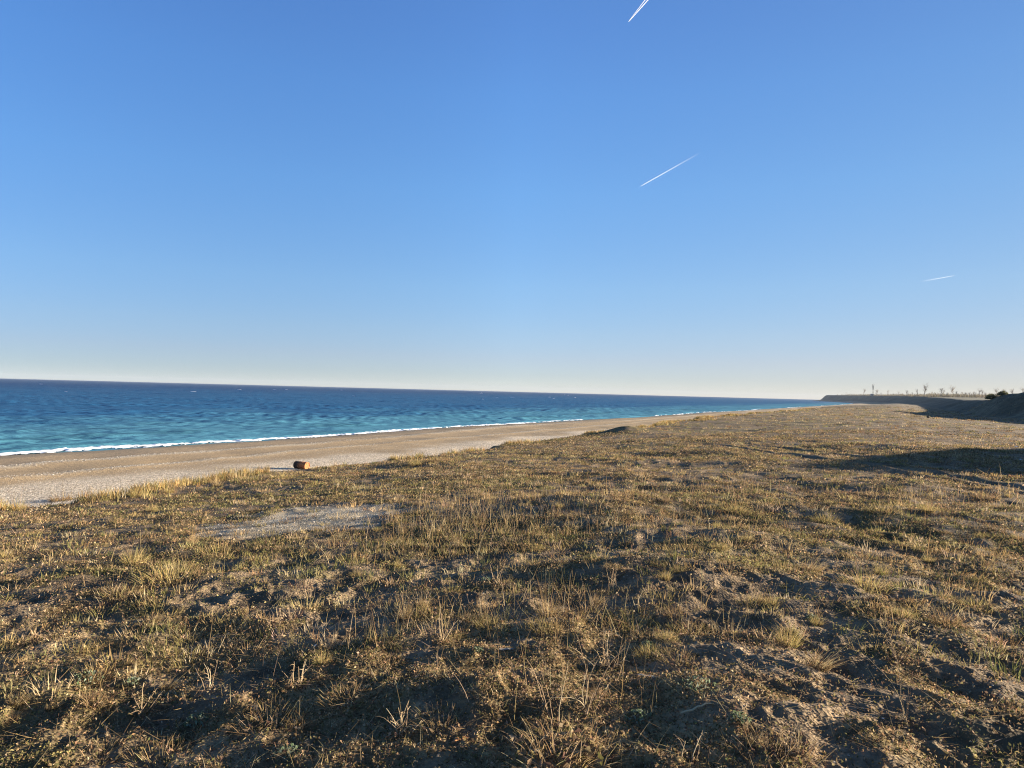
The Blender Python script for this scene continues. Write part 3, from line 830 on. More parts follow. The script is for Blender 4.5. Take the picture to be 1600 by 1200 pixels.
def put_weed(px, py, hpx, n, spread, label, fork=2, name='dead_weed', cat='dead weed'):
    x, y, z, r = on_ground(px, py)
    hgt = hpx / FPX * r
    P_, R_ = weed_paths(n, hgt, spread, fork=fork)
    v, q_, t, c = tubes(P_, R_, [random.choice(TW) for _ in P_], 4)
    root = empty(name, (x, y, z))
    mesh_np('stem', v, quads=q_, col=c, mat=M_TWIG, parent=root)
    nl = n * 7                                                       # withered leaves at the foot
    a = rng.uniform(0, 6.28, nl); rr = 0.07 * np.sqrt(rng.random(nl))
    v, q_, t, c = flakes(np.stack([rr * np.cos(a), rr * np.sin(a), rng.uniform(0.0, 0.03, nl)], 1), rng.uniform(0.012, 0.03, nl), pick(LITTER, nl))
    mesh_np('withered_leaves', v, tris=t, col=c, mat=M_VEG, parent=root)
    tag(root, label, cat)
put_weed(868, 1135, 120, 4, 0.35, 'tall forked dead weed with two long straight stems, bottom centre')
put_weed(915, 1110, 105, 6, 0.75, 'bent branching dead weed beside the tall forked one')
put_weed(950, 1045, 70, 16, 1.2, 'dense tangle of arching dead stems in the foreground shade', 3)
put_weed(1420, 1140, 110, 5, 0.28, 'slim fan of pale straight stalks on bare soil, lower right', 0)
put_weed(222, 1118, 55, 5, 0.6, 'few curved pale stalks arching from one foot, lower left')
put_weed(330, 1080, 60, 4, 0.5, 'thin dark twiggy weed above the straw mat, lower left')
put_weed(460, 1072, 42, 8, 0.5, 'stubby brown upright weed on dark soil, lower left')
put_weed(630, 1150, 50, 12, 0.9, 'low mess of dark stems beside the rusty stick')
put_weed(1075, 1190, 70, 4, 0.8, 'leaning thin weed at the bottom border of the photo')
put_weed(690, 1005, 60, 7, 0.7, 'wiry weed in the dark turf in front of the stalky clump')
put_weed(960, 925, 44, 9, 0.45, 'group of thin upright stems at the rim of the dark hollow', 1)
put_weed(1000, 955, 36, 6, 0.6, 'short pale stems inside the dark hollow', 1)
put_weed(830, 1190, 60, 6, 1.0, 'sprawling pale weed by the mossy mound at the bottom border')
put_weed(1400, 1035, 50, 9, 0.8, 'brown brushy weed above the slim fan of stalks')
put_weed(1240, 1180, 60, 10, 0.9, 'wiry straw-coloured weed in the low tuft at the bottom')
put_weed(775, 915, 44, 7, 0.8, 'curled grey weed stems in turf, middle of the flat')

def put_leafy(px, py, wpx, label):
    x, y, z, r = on_ground(px, py)
    w = wpx / FPX * r * 0.5
    n = 90
    a = rng.uniform(0, 6.28, n); rr = w * np.sqrt(rng.random(n))
    base = np.stack([rr * np.cos(a), rr * np.sin(a), 0.01 + (w * 0.5) * (1 - (rr / w) ** 2) * rng.uniform(0.3, 1, n)], 1)
    v, q_, t, c = flakes(base, rng.uniform(0.014, 0.028, n), pick(GREYG, n), 0.2)
    root = empty('leafy_plant', (x, y, z))
    mesh_np('leaves', v, tris=t, col=c, mat=M_VEG, parent=root)
    P_ = [[(0, 0, -0.01), tuple(b * np.array([.5, .5, .8])), tuple(b)] for b in base[::6]]
    v, q_, t, c = tubes(P_, [0.0016] * len(P_), [(0.2, 0.17, 0.1)] * len(P_), 3)
    mesh_np('stem', v, quads=q_, col=c, mat=M_TWIG, parent=root)
    tag(root, label, 'leafy plant')
put_leafy(450, 1182, 44, 'bushy grey-green plant at the bottom border, left of the stem mess')
put_leafy(574, 1080, 22, 'small pale green sprig on dark soil beside a straw clump')
put_leafy(1092, 1078, 60, 'broad patch of grey-green leaves right of the dead weeds')
put_leafy(1000, 1128, 50, 'dark green leafy patch below the tangled dead weeds')
put_leafy(1012, 1012, 24, 'small grey-green plant tucked under the bright straw clump')
put_leafy(747, 1018, 20, 'upright little green sprig on dark bare soil')
put_leafy(135, 1065, 44, 'grey-green leafy plant in the left foreground')
put_leafy(205, 1068, 24, 'pale green sprig next to the left foreground plant')
put_leafy(310, 1130, 40, 'dark green leafy plant on the shaded bank, lower left')
put_leafy(1155, 1128, 34, 'olive leafy plant on the dark soil, lower centre right')
put_leafy(1270, 968, 18, 'small yellow-green plant in the shadowed dip')
put_leafy(760, 910, 24, 'grey-green plant behind the wiry stems')

def put_stick(px0, py0, px1, py1, rad_, colr, label, name='stick'):
    a, b = on_ground(px0, py0), on_ground(px1, py1)
    k = np.linspace(0, 1, 7)[:, None]
    p = np.array(a[:3]) * (1 - k) + np.array(b[:3]) * k
    p[:, 2] = H(p[:, 0], p[:, 1]).max() * 0.4 + 0.6 * np.linspace(a[2], b[2], 7) + rad_ * 1.5
    p += rng.normal(0, rad_ * 0.6, p.shape)
    c0 = p[3].copy()
    v, q_, t, c = tubes([p - c0], [np.array([0.7, 1, 1.05, 1, 0.95, 0.9, 0.6]) * rad_], [colr], 7)
    o = mesh_np(name, v, quads=q_, col=c, mat=M_TWIG, smooth=True)
    o.location = c0
    tag(o, label, 'stick')
put_stick(706, 1168, 728, 1156, 0.008, (0.40, 0.19, 0.09), 'short rusty-orange stick on dark soil, bottom centre')
put_stick(997, 1060, 1022, 1060, 0.004, (0.70, 0.60, 0.45), 'bright bleached straw lying level under the dead weeds', 'straw_stem')
put_stick(780, 1022, 803, 1017, 0.007, (0.35, 0.31, 0.26), 'grey stick lying on bare soil near the dark hollow')
put_stick(1065, 1127, 1112, 1100, 0.005, (0.45, 0.36, 0.22), 'pale forked straw lying right of the leafy patch', 'straw_stem')

# ------------------------------------------------------------------ stones
def stone_mesh(name, s, colr, seed, sq=(1, 0.8, 0.6)):
    import bmesh
    bm = bmesh.new(); bmesh.ops.create_icosphere(bm, subdivisions=3, radius=1.0)
    g = np.random.default_rng(seed)
    dirs = g.normal(size=(9, 3)); dirs /= np.linalg.norm(dirs, axis=1)[:, None]
    for v in bm.verts:
        c = np.array(v.co); k = 1.0
        for d in dirs:
            e = c @ d
            if e > 0.62: k = min(k, 0.62 / e + 0.12)
        v.co = Vector(c * k * np.array(sq) * s)
    me = bpy.data.meshes.new(name); bm.to_mesh(me); bm.free()
    m, n, l = new_mat(name + '_surface')
    out = N(n, 'OutputMaterial'); b = N(n, 'BsdfPrincipled', Roughness=0.85)
    tc = N(n, 'TexCoord'); nz = N(n, 'TexNoise', Scale=6.0 / max(s, 0.05) * 0.3, Detail=6.0); l.new(tc.outputs['Object'], nz.inputs['Vector'])
    rp = ramp(n, [(0.3, tuple(0.6 * c for c in colr)), (0.7, tuple(1.2 * c for c in colr))]); l.new(nz.outputs['Fac'], rp.inputs[0]); l.new(rp.outputs[0], b.inputs['Base Color'])
    bp = N(n, 'Bump', Strength=0.5, Distance=s * 0.1); l.new(nz.outputs['Fac'], bp.inputs['Height']); l.new(bp.outputs[0], b.inputs['Normal'])
    l.new(b.outputs[0], out.inputs['Surface'])
    me.materials.append(m)
    return me
def put_stone(px, py, wpx, colr, label, seed, sq=(1, 0.8, 0.6), name='stone'):
    x, y, z, r = on_ground(px, py)
    s = wpx / FPX * r * 0.5
    o = bpy.data.objects.new(name, stone_mesh(name, s, colr, seed, sq)); C.objects.link(o)
    o.location = (x, y, z + s * sq[2] * 0.35); o.rotation_euler = (0, 0, seed)
    tag(o, label, 'stone')
put_stone(1450, 653, 5.5, (0.022, 0.020, 0.018), 'black lump of stone on the far turf below the dark hill', 1, (1, 0.8, 0.75))
put_stone(1589, 699, 5, (0.75, 0.74, 0.72), 'white stone in the shaded turf near the right border, the larger of two', 2)
put_stone(1595, 719, 3.5, (0.68, 0.68, 0.68), 'small white stone just nearer than the larger white one', 3)
put_stone(142, 1032, 6, (0.62, 0.57, 0.52), 'pale pebble on the turf at the left foreground', 4)
put_stone(493, 1010, 6, (0.60, 0.58, 0.55), 'pale pebble among dark turf, left of the stalky clump', 5)

# loose pebbles on shingle and soil
def build_pebbles():
    g = np.random.default_rng(77)
    u = g.uniform(-8, 80, 26000); v_ = edge(u) - 10 - 11 * g.random(len(u))
    x1, y1 = xy(u, v_)
    x2, y2, r2 = scatter(2600, 2.0, 14, 1.2); k = on_turf(x2, y2) & (cover(x2, y2) < 0.5); x2, y2 = x2[k], y2[k]
    a_ = g.uniform(0, 6.28, 1800); q_ = np.sqrt(g.random(1800)); x3, y3 = -3.3 + 1.7 * q_ * np.cos(a_), 11.6 + 1.7 * q_ * np.sin(a_)
    uw = 4 + 110 * g.random(9000) ** 1.5; w_ = g.random(9000) < 0.55
    dw = np.where(w_, 16 + 1.5 * np.sin(uw / 17.0) + 0.45 * g.normal(size=9000), 22 + np.sin(uw / 12.0) + 0.35 * g.normal(size=9000))
    x4, y4 = xy(uw, shore(uw) + dw)
    x, y = np.concatenate([x1, x2, x3, x4]), np.concatenate([y1, y2, y3, y4])
    n = len(x)
    s = np.concatenate([g.uniform(0.010, 0.035, len(x1)), g.uniform(0.003, 0.009, len(x2)), g.uniform(0.006, 0.016, len(x3)), g.uniform(0.02, 0.06, len(x4))])
    octa = np.array([[1, 0, 0], [0.3, 0.9, 0], [-0.8, 0.5, 0.1], [-0.7, -0.6, 0], [0.4, -0.8, 0.1], [0.1, 0.05, 0.62], [0, 0, -0.4]])
    tri = np.array([[0, 1, 5], [1, 2, 5], [2, 3, 5], [3, 4, 5], [4, 0, 5]])
    an = g.uniform(0, 6.28, n); ca, sa = np.cos(an)[:, None], np.sin(an)[:, None]
    lx = octa[None, :, 0] * s[:, None]; ly = octa[None, :, 1] * (s * g.uniform(0.6, 1, n))[:, None]; lz = octa[None, :, 2] * (s * g.uniform(0.5, 1, n))[:, None]
    z = H(x, y)
    p = np.stack([x[:, None] + lx * ca - ly * sa, y[:, None] + lx * sa + ly * ca, z[:, None] + lz + 0.15 * s[:, None]], -1).reshape(-1, 3)
    t = (np.arange(n)[:, None, None] * 7 + tri[None]).reshape(-1, 3)
    pal = np.array([[0.58, 0.51, 0.42], [0.48, 0.41, 0.32], [0.36, 0.29, 0.22], [0.66, 0.61, 0.53], [0.42, 0.34, 0.25]])
    c = pal[g.integers(0, 5, n)] * g.uniform(0.75, 1.15, (n, 1))
    o = mesh_np('pebbles', p, tris=t, col=np.repeat(c, 7, 0), mat=M_TWIG, smooth=True)
    tag(o, 'pale pebbles of the shingle strip and bare soil', None, None, 'stuff')
build_pebbles()

# ------------------------------------------------------------------ rusty barrel
def build_barrel():
    x, y, z, r = on_ground(471, 733)
    Rr = 11.4 / FPX * r * 0.5; Lh = 20.5 / FPX * r * 0.5 / 0.98
    m, n, l = new_mat('rusty_iron')
    out = N(n, 'OutputMaterial'); b = N(n, 'BsdfPrincipled', Roughness=0.85)
    tc = N(n, 'TexCoord'); nz = N(n, 'TexNoise', Scale=5.0, Detail=7.0, Roughness=0.7); l.new(tc.outputs['Object'], nz.inputs['Vector'])
    rp = ramp(n, [(0.30, (0.05, 0.025, 0.015)), (0.44, (0.20, 0.065, 0.022)), (0.56, (0.36, 0.125, 0.035)), (0.72, (0.48, 0.21, 0.08))])
    l.new(nz.outputs['Fac'], rp.inputs[0])
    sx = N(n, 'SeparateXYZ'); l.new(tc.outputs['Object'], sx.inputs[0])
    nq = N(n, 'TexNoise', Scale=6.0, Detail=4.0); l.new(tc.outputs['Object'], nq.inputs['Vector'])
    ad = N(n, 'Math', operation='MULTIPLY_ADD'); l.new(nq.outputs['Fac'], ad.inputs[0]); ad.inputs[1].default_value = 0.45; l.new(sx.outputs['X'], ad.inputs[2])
    rs = ramp(n, [(0.02, (0.10, 0.10, 0.11)), (0.16, (1, 1, 1))]); l.new(ad.outputs[0], rs.inputs[0])  # shade of the left end put into the rust colour
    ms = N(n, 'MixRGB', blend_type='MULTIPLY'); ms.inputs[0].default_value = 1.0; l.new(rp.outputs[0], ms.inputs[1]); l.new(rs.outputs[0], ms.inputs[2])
    l.new(ms.outputs[0], b.inputs['Base Color'])
    bp = N(n, 'Bump', Strength=0.6, Distance=0.02); l.new(nz.outputs['Fac'], bp.inputs['Height']); l.new(bp.outputs[0], b.inputs['Normal'])
    l.new(b.outputs[0], out.inputs['Surface'])
    m2, n, l = new_mat('dark_iron_and_shade')  # dark iron: painted shade on the left end parts, plain colour on the bung
    out = N(n, 'OutputMaterial'); b = N(n, 'BsdfPrincipled', Roughness=0.9)
    tc = N(n, 'TexCoord'); nz = N(n, 'TexNoise', Scale=7.0, Detail=6.0); l.new(tc.outputs['Object'], nz.inputs['Vector'])
    rp = ramp(n, [(0.35, (0.018, 0.014, 0.012)), (0.65, (0.085, 0.045, 0.03))]); l.new(nz.outputs['Fac'], rp.inputs[0]); l.new(rp.outputs[0], b.inputs['Base Color'])
    l.new(b.outputs[0], out.inputs['Surface'])
    root = empty('barrel', (x, y, z + Rr * 0.94), R(20))
    root.rotation_euler = (0, R(2), R(-24))
    def lathe(name, prof, mat, dent=0.0, parent=root, closed=False):
        k = 48
        a = np.linspace(0, 2 * np.pi, k, endpoint=False)
        xs = np.array([p[0] for p in prof]); rs = np.array([p[1] for p in prof])
        rr = rs[:, None] * (1 + dent * np.sin(2 * a + 0.6)[None] + dent * 0.5 * np.sin(5 * a + xs[:, None] * 9))
        p = np.stack([np.repeat(xs[:, None], k, 1), rr * np.cos(a), rr * np.sin(a)], -1).reshape(-1, 3)
        i = np.arange(len(prof) * k).reshape(len(prof), k); j = np.roll(i, -1, 1)
        return mesh_np(name, p, quads=np.stack([i[:-1], j[:-1], j[1:], i[1:]], -1).reshape(-1, 4), mat=mat, parent=parent, smooth=False)
    h = Lh
    prof = [(-h, Rr * 0.96)]
    for s in np.linspace(-0.98, 0.98, 40):
        bulge = 0.035 * (1 - s * s)
        rib = 0.02 * math.exp(-((abs(s) - 0.36) / 0.05) ** 2)
        prof.append((s * h, Rr * (0.955 + bulge + rib)))
    prof.append((h, Rr * 0.96))
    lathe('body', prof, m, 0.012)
    for s in (-1, 1):
        lathe('rim', [(s * h * 0.985, Rr * 0.95), (s * h * 0.985, Rr * 1.02), (s * h * 1.03, Rr * 1.02), (s * h * 1.03, Rr * 0.93)], m2 if s < 0 else m, 0.008)
        lathe('end_plate', [(s * h * 0.96, Rr * 0.95), (s * h * 0.955, Rr * 0.5), (s * h * 0.95, 0.001)], m2 if s < 0 else m, 0.0)
    for s in (-0.36, 0.36):
        lathe('hoop', [(s * h - h * 0.035, Rr * 0.985), (s * h - h * 0.03, Rr * 1.03), (s * h + h * 0.03, Rr * 1.03), (s * h + h * 0.035, Rr * 0.985)], m2 if s < 0 else m, 0.012)
    lathe('bung', [(h * 0.955, Rr * 0.16), (h * 1.0, Rr * 0.15), (h * 1.0, 0.001)], m2).location = (0, 0, Rr * 0.55)
    tag(root, 'rusty orange barrel with shade painted into one end lying on the shingle above the beach', 'barrel')
build_barrel()

# ------------------------------------------------------------------ far trees, bushes, mast, hut
M_BARK = veg_mat('grey_bark', 0.0)
def branch_paths(hgt, seed, levels=3, up=0.75, spread=0.5, n1=7):
    g = np.random.default_rng(seed)
    trunk = [np.zeros(3)]
    d = np.array([0, 0, 1.0])
    for k in range(6):
        d = d + g.normal(0, 0.06, 3); d[2] = max(d[2], 0.8); d /= np.linalg.norm(d); trunk.append(trunk[-1] + d * hgt * 0.62 / 6)
    crown = []
    def grow(p, d, L, rad_, lev):
        path = [p]; q = p; e = d
        for k in range(4):
            e = e + g.normal(0, 0.16, 3) + np.array([0, 0, 0.05]); e /= np.linalg.norm(e); q = q + e * L / 4; path.append(q)
        crown.append((path, rad_))
        if lev > 0:
            for i in range(g.integers(3, 6)):
                j = g.integers(1, 5); a = g.uniform(0, 6.28)
                s = e + spread * np.array([math.cos(a), math.sin(a), 0.35]); s /= np.linalg.norm(s)
                grow(path[j], s, L * g.uniform(0.45, 0.7), rad_ * 0.5, lev - 1)
    for i in range(n1):
        j = g.integers(2, 7); a = g.uniform(0, 6.28)
        s = np.array([math.cos(a) * spread, math.sin(a) * spread, up]); s /= np.linalg.norm(s)
        grow(trunk[j], s, hgt * g.uniform(0.22, 0.36), hgt * 0.011, levels - 1)
    return trunk, crown
def make_tree(seed, hgt=10.0, **kw):
    trunk, crown = branch_paths(hgt, seed, **kw)
    tw = hgt * 0.026
    v, q_, t, c = tubes([trunk], [np.linspace(1, 0.45, len(trunk)) * tw], [(0.13, 0.11, 0.09)], 6)
    mt = mesh_np('trunk', v, quads=q_, col=c, mat=M_BARK, link=False)
    v, q_, t, c = tubes([p for p, _ in crown], [np.linspace(1, 0.5, len(p)) * max(r_, hgt * 0.0036) for p, r_ in crown], [(0.25, 0.21, 0.17)] * len(crown), 3)
    mc = mesh_np('crown', v, quads=q_, col=c, mat=M_BARK, link=False)
    return mt, mc
TREE_M = [make_tree(1, n1=9, spread=0.35), make_tree(2, n1=12, spread=0.5), make_tree(3, n1=10, spread=0.28), make_tree(4, n1=14, spread=0.6)]
def on_plateau(px, rng_):
    """the first distance past rng_ where the sight line stands on the plateau's top"""
    d = ray(px, 620); hx = math.hypot(d[0], d[1])
    for r in np.arange(rng_, 2480, 10.0):
        u, v = uv(d[0] / hx * r, d[1] / hx * r)
        if (v - foot(np.array(u))) / bwid(np.array(u)) > 1.02: return float(r)
    return rng_
def put_tree(px, ytop, ybase, rng_, kind, label, name='bare_tree', group='bare trees on the far plateau'):
    if px < 1540: rng_ = on_plateau(px, rng_)
    x, y, z = at_range(px, rng_)
    d = ray(px, ytop); ztop = EYE + d[2] / math.hypot(d[0], d[1]) * rng_
    hgt = max(ztop - z, (ybase - ytop) / FPX * rng_ * 0.9)
    root = empty(name, (x, y, z - 0.1), random.uniform(0, 6.28), hgt / 10.0)
    for me, nm in zip(TREE_M[kind], ('trunk', 'crown')):
        o = bpy.data.objects.new(nm, me); C.objects.link(o); o.parent = root
    tag(root, label, 'tree', group)
put_tree(1349, 607, 618, 1900, 2, 'bare slim tree standing alone to the left of the mast')
put_tree(1370, 608, 617, 1850, 3, 'bushy bare tree touching the right side of the mast')
put_tree(1387, 610, 617, 1750, 0, 'faint forked bare tree, second to the right of the mast')
put_tree(1417, 609, 617, 1500, 3, 'hazy wide bare tree midway between the mast and the dark-trunked tree')
put_tree(1434, 608, 617, 1450, 2, 'narrow bare tree just left of the dark-trunked tree')
put_tree(1444, 604, 622, 1150, 1, 'bare tree with the darkest straight trunk, reaching below the scrub line')
put_tree(1472, 605, 618, 1150, 3, 'open-crowned bare tree, first right of the dark-trunked tree')
put_tree(1490, 603, 619, 1050, 1, 'largest bare tree with a wide open crown')
put_tree(1494.5, 611, 619, 1050, 2, 'short bare tree leaning against the largest one')
put_tree(1530, 608, 619, 900, 0, 'pair-like thin bare tree left of the two rounded bushes')
put_tree(1534, 609, 619, 930, 2, 'thin upright bare tree close behind the pair-like one')
put_tree(1557, 607, 618, 900, 0, 'thin bare tree rising behind the first rounded bush')
put_tree(1568, 607, 618, 880, 3, 'bare tree rising behind the second rounded bush')
put_tree(1584, 607, 618, 880, 2, 'thin bare tree where the dark hill starts to climb')
put_tree(1599, 604, 616, 620, 1, 'bare tree at the right border on the hill crest')

for k in range(20):
    px = [1322, 1334, 1377, 1396, 1404, 1410, 1426, 1452, 1460, 1481, 1503, 1509, 1515, 1521, 1541, 1546, 1524, 1456, 1400, 1466][k]
    rg_ = random.uniform(1200, 1500) if px < 1480 else random.uniform(850, 1050)
    top = 613.5 + random.uniform(-2.0, 1.5)
    put_tree(px, top, 618, rg_, k % 4, 'one of the small faint bare trees in the hazy row on the plateau')
def build_scrub():
    g = np.random.default_rng(5)
    parts = []
    n = 9000
    px = g.uniform(1300, 1640, n); rr = g.uniform(900, 2400, n)
    a = np.arctan((px - 800) / FPX)
    x, y = rr * np.sin(a), rr * np.cos(a)
    u, v_ = uv(x, y); t = (v_ - foot(u)) / bwid(u)
    k = (t > 0.85) & (v_ - foot(u) - bwid(u) < 160); x, y, rr = x[k], y[k], rr[k]; m = len(x); nb = 9
    hh = g.uniform(1.5, 5.2, m) * (0.6 + 0.6 * (vnoise(x, y, 60, 131) > -0.1))
    bx = np.repeat(x, nb) + g.normal(size=m * nb) * 1.6; by = np.repeat(y, nb) + g.normal(size=m * nb) * 1.6
    c = np.array([[0.16, 0.13, 0.10], [0.20, 0.17, 0.12], [0.13, 0.12, 0.08]])[g.integers(0, 3, m)]
    parts.append(blades(np.stack([bx, by, H(bx, by) - 0.2], 1), g.uniform(0, 6.28, m * nb), np.abs(g.normal(0.25, 0.3, m * nb)), np.repeat(hh, nb) * g.uniform(0.5, 1.2, m * nb), 0.55, g.uniform(0, 0.6, m * nb), np.repeat(c, nb, 0), 3))
    v, q_, t, c = merge(parts)
    o = mesh_np('scrub', v, quads=q_, tris=t, col=c, mat=M_VEG)
    tag(o, 'grey leafless scrub covering the far plateau', None, None, 'stuff')
build_scrub()

def put_bush(px, py, wpx, hpx, label, dist=None):
    if dist is None: x, y, z, r = on_ground(px, py)
    else:
        x, y, z = at_range(px, dist); r = dist
    w = wpx / FPX * r * 0.5; h = hpx / FPX * r
    n = 1500
    d = rng.normal(size=(n, 3)); d /= np.linalg.norm(d, axis=1)[:, None]; d[:, 2] = np.abs(d[:, 2])
    rad_ = (0.55 + 0.45 * rng.random(n)) * (0.85 + 0.25 * vnoise(d[:, 0] * 3, d[:, 1] * 3 + d[:, 2] * 2, 1.2, 140))
    base = d * rad_[:, None] * np.array([w, w, h])
    pal = np.array([[0.10, 0.10, 0.045], [0.14, 0.13, 0.06], [0.075, 0.08, 0.035]])
    v, q_, t, c = flakes(base, rng.uniform(0.10, 0.24, n) * w, pick(pal, n), 0.0)
    root = empty('bush', (x, y, z - 0.05))
    mesh_np('foliage', v, tris=t, col=c, mat=M_VEG, parent=root)
    P_ = [[(0, 0, -0.05), tuple(b * 0.5), tuple(b * 0.9)] for b in base[:14]]
    v, q_, t, c = tubes(P_, [0.03 * w] * 14, [(0.12, 0.10, 0.08)] * 14, 4)
    mesh_np('stem', v, quads=q_, col=c, mat=M_BARK, parent=root)
    tag(root, label, 'bush')
def on_ridge(px):
    d = ray(px, 620); hx = math.hypot(d[0], d[1]); r = np.arange(70.0, 260.0, 1.0)
    z = H(d[0] / hx * r, d[1] / hx * r)
    return float(r[np.argmax((z - EYE) / r)])
put_bush(1550, 622, 17, 7, 'rounded bush on the hill skyline, the left of two', on_ridge(1550))
put_bush(1567, 622, 14, 6, 'rounded bush on the hill skyline, the right of two', on_ridge(1567))

def box(bm_v, c, s):
    c, s = np.array(c), np.array(s) / 2
    v = np.array([[x, y, z] for x in (-1, 1) for y in (-1, 1) for z in (-1, 1)]) * s + c
    q_ = np.array([[0, 1, 3, 2], [4, 6, 7, 5], [0, 4, 5, 1], [2, 3, 7, 6], [0, 2, 6, 4], [1, 5, 7, 3]])
    return v, q_, np.zeros((0, 3), int), np.tile([[1.0, 1, 1]], (8, 1))
def plain_mat(name, c, rough=0.7):
    m, n, l = new_mat(name)
    out = N(n, 'OutputMaterial'); b = N(n, 'BsdfPrincipled', Roughness=rough)
    tc = N(n, 'TexCoord'); nz = N(n, 'TexNoise', Scale=0.8, Detail=4.0); l.new(tc.outputs['Object'], nz.inputs['Vector'])
    rp = ramp(n, [(0.3, tuple(0.8 * k for k in c)), (0.7, tuple(1.1 * k for k in c))]); l.new(nz.outputs['Fac'], rp.inputs[0]); l.new(rp.outputs[0], b.inputs['Base Color'])
    l.new(b.outputs[0], out.inputs['Surface'])
    return m
def build_mast():
    m_d = plain_mat('dark_steel', (0.10, 0.11, 0.10)); m_w = plain_mat('pale_plaster', (0.45, 0.44, 0.40)); m_r = plain_mat('dark_roof', (0.06, 0.055, 0.05))
    rg = on_plateau(1364, 1850.0)
    x, y, z = at_range(1364, rg); d = ray(1364, 600); zt = EYE + d[2] / math.hypot(d[0], d[1]) * rg
    h = zt - z
    root = empty('radio_mast', (x, y, z), R(-28))
    P_, R_ = [], []
    b0, b1 = h * 0.05, h * 0.028
    hl = h * 0.52
    for sx in (-1, 1):
        for sy in (-1, 1):
            P_.append([(sx * b0, sy * b0, 0), (sx * b1, sy * b1, hl)]); R_.append(np.array([1, 1]) * 0.30)
    for k in range(8):
        t0, t1 = k / 8, (k + 1) / 8; w0, w1 = b0 + (b1 - b0) * t0, b0 + (b1 - b0) * t1
        for s in (-1, 1):
            P_.append([(-w0, s * w0, t0 * hl), (w1, s * w1, t1 * hl)]); P_.append([(w0, s * w0, t0 * hl), (-w1, s * w1, t1 * hl)])
            P_.append([(s * w0, -w0, t0 * hl), (s * w1, w1, t1 * hl)]); P_.append([(s * w0, w0, t0 * hl), (s * w1, -w1, t1 * hl)])
            R_ += [np.array([1, 1]) * 0.07] * 4
    v, q_, t, c = tubes(P_, R_, [(1, 1, 1)] * len(P_), 4)
    mesh_np('tower', v, quads=q_, mat=m_d, parent=root)
    for zz in (hl * 0.55, hl * 0.98):
        v, q_, t, c = box(None, (0, 0, zz), (h * 0.12, h * 0.12, 0.35)); mesh_np('platform', v, quads=q_, mat=m_d, parent=root)
    for s in (-1, 1):
        v, q_, t, c = tubes([[(s * 0.25, 0, hl), (s * h * 0.035, 0, h * 0.78), (s * h * 0.07, 0, h)]], [np.array([0.8, 0.75, 0.5])], [(1, 1, 1)], 6)
        mesh_np('antenna', v, quads=q_, mat=m_d, parent=root)
    tag(root, 'tall radio mast forking into two antennas on the headland plateau', 'mast')
    x, y, z = at_range(1362.8, rg - 10)
    hut = empty('hut', (x, y, z), R(-28))
    v, q_, t, c = box(None, (0, 0, 1.4), (8.5, 5, 3.2)); mesh_np('wall', v, quads=q_, mat=m_w, parent=hut)
    rv = np.array([[-4.7, -2.9, 3.01], [4.7, -2.9, 3.01], [4.7, 2.9, 3.01], [-4.7, 2.9, 3.01], [-3.6, 0, 4.6], [3.6, 0, 4.6]])
    mesh_np('roof', rv, quads=[[0, 1, 5, 4], [2, 3, 4, 5], [3, 2, 1, 0]], tris=[[1, 2, 5], [3, 0, 4]], mat=m_r, parent=hut)
    v, q_, t, c = box(None, (0.5, -2.52, 1.0), (1.1, 0.1, 2.1)); mesh_np('door', v, quads=q_, mat=m_r, parent=hut)
    for s in (-2.4, 2.9):
        v, q_, t, c = box(None, (s, -2.52, 1.7), (1.2, 0.1, 1.0)); mesh_np('window', v, quads=q_, mat=m_r, parent=hut)
    tag(hut, 'low dark-roofed hut at the foot of the radio mast', 'hut')
build_mast()

# ------------------------------------------------------------------ contrails (ice clouds, kilometres up)
def contrail_mat():
    m, n, l = new_mat('ice_cloud')
    out = N(n, 'OutputMaterial'); at = N(n, 'Attribute', attribute_name='fade')
    df = N(n, 'BsdfDiffuse'); df.inputs['Color'].default_value = (0.9, 0.9, 0.9, 1)
    tl = N(n, 'BsdfTranslucent'); tl.inputs['Color'].default_value = (0.9, 0.9, 0.9, 1)
    ad = N(n, 'MixShader'); ad.inputs[0].default_value = 0.5
    tr = N(n, 'BsdfTransparent'); mx = N(n, 'MixShader')
    l.new(df.outputs[0], ad.inputs[1]); l.new(tl.outputs[0], ad.inputs[2])
    l.new(at.outputs['Fac'], mx.inputs[0]); l.new(tr.outputs[0], mx.inputs[1]); l.new(ad.outputs[0], mx.inputs[2]); l.new(mx.outputs[0], out.inputs['Surface'])
    return m
M_ICE = contrail_mat()
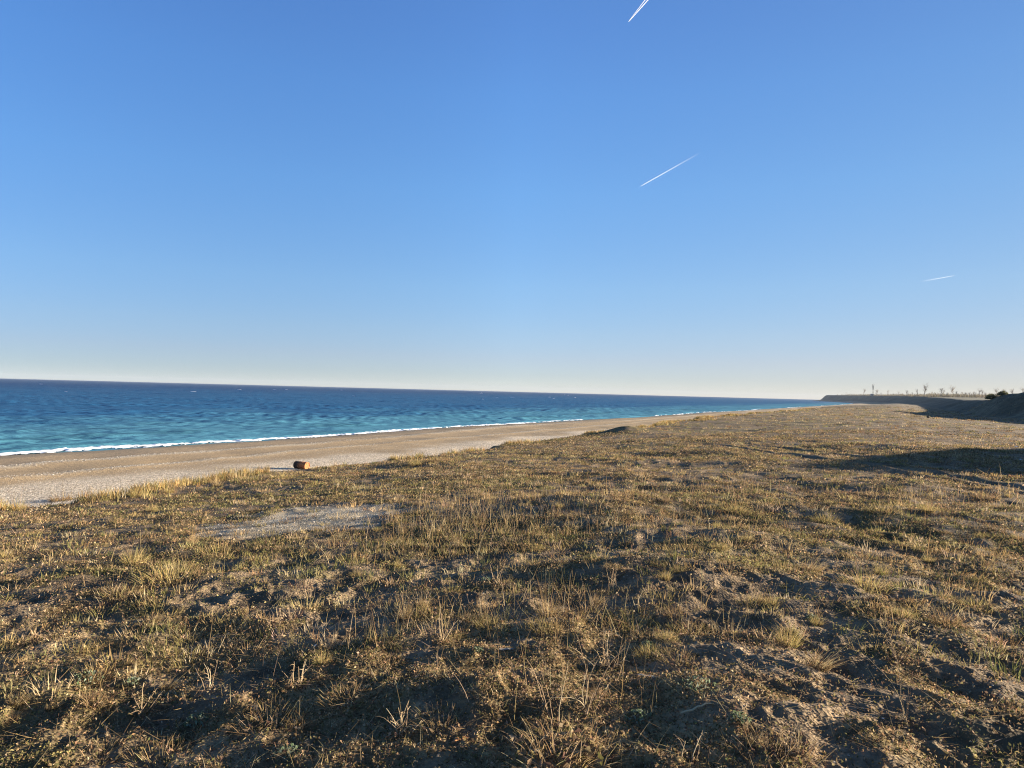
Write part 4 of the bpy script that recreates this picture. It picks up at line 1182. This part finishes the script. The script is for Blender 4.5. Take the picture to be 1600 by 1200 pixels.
def build_contrail(a, b, wpx, fades, label, alt=10000.0, twin=None):
    pa, pb = [], []
    def sky_pt(px, py):
        d = ray(px, py); return np.array([0, 0, EYE]) + d * (alt / d[2])
    A_, B_ = sky_pt(*a), sky_pt(*b)
    dist = np.linalg.norm(A_)
    root = empty('contrail', tuple(A_))
    offs = [(0, 0)] if twin is None else twin
    for (o0, o1) in offs:
        k = 24; t = np.linspace(0, 1, k)
        side = np.cross(B_ - A_, np.array([0, 0, 1.0])); side /= np.linalg.norm(side)
        p = (B_ - A_)[None] * t[:, None] + side[None] * ((o0 + (o1 - o0) * t) * dist / FPX)[:, None]
        p = p + rng.normal(0, 0.02 * wpx * dist / FPX, p.shape)
        rad_ = wpx / FPX * dist * 0.5 * (0.6 + 1.0 * t) * np.clip(t * 12 + 0.3, 0, 1)
        v, q_, tt, c = tubes([p], [rad_], [(1, 1, 1)], 8)
        o = mesh_np('streak', v, quads=q_, mat=M_ICE, parent=root, smooth=True)
        f = np.repeat(np.interp(t, np.linspace(0, 1, len(fades)), fades), 8)
        at = o.data.attributes.new('fade', 'FLOAT', 'POINT'); at.data.foreach_set('value', f.astype(np.float32))
    tag(root, label, 'contrail')
build_contrail((982, 34), (1040, -36), 1.1, (0.42, 0.34, 0.3, 0.26), 'highest contrail, a bright double white streak at the top of the sky', twin=[(-0.2, -3.2), (0.2, 3.2)])
build_contrail((1001, 291), (1095, 238), 1.3, (0.24, 0.18, 0.11, 0.04, 0.0), 'single white contrail slanting and fading in the middle of the sky')
build_contrail((1492, 430.5), (1438, 440), 1.2, (0.06, 0.09, 0.07, 0.03, 0.0), 'short faint contrail low in the sky above the bare trees')

# ------------------------------------------------------------------ haze over land and water
def build_haze():
    x0, x1, y0, y1, z0, z1 = -8600.0, 8600.0, -5200.0, 9200.0, -3.0, 62.0
    p = np.array([[x, y, z] for x in (x0, x1) for y in (y0, y1) for z in (z0, z1)])
    f = np.array([[0, 1, 3, 2], [4, 6, 7, 5], [0, 4, 5, 1], [2, 3, 7, 6], [0, 2, 6, 4], [1, 5, 7, 3]])
    m, n, l = new_mat('thin_sea_haze')
    out = N(n, 'OutputMaterial'); v = N(n, 'VolumePrincipled')
    v.inputs['Color'].default_value = (0.42, 0.48, 0.58, 1); v.inputs['Density'].default_value = 0.00006
    v.inputs['Anisotropy'].default_value = 0.0
    l.new(v.outputs[0], out.inputs['Volume'])
    tag(mesh_np('haze', p, quads=f, mat=m), 'thin pale haze over the sea and the far headland', None, None, 'stuff')
build_haze()
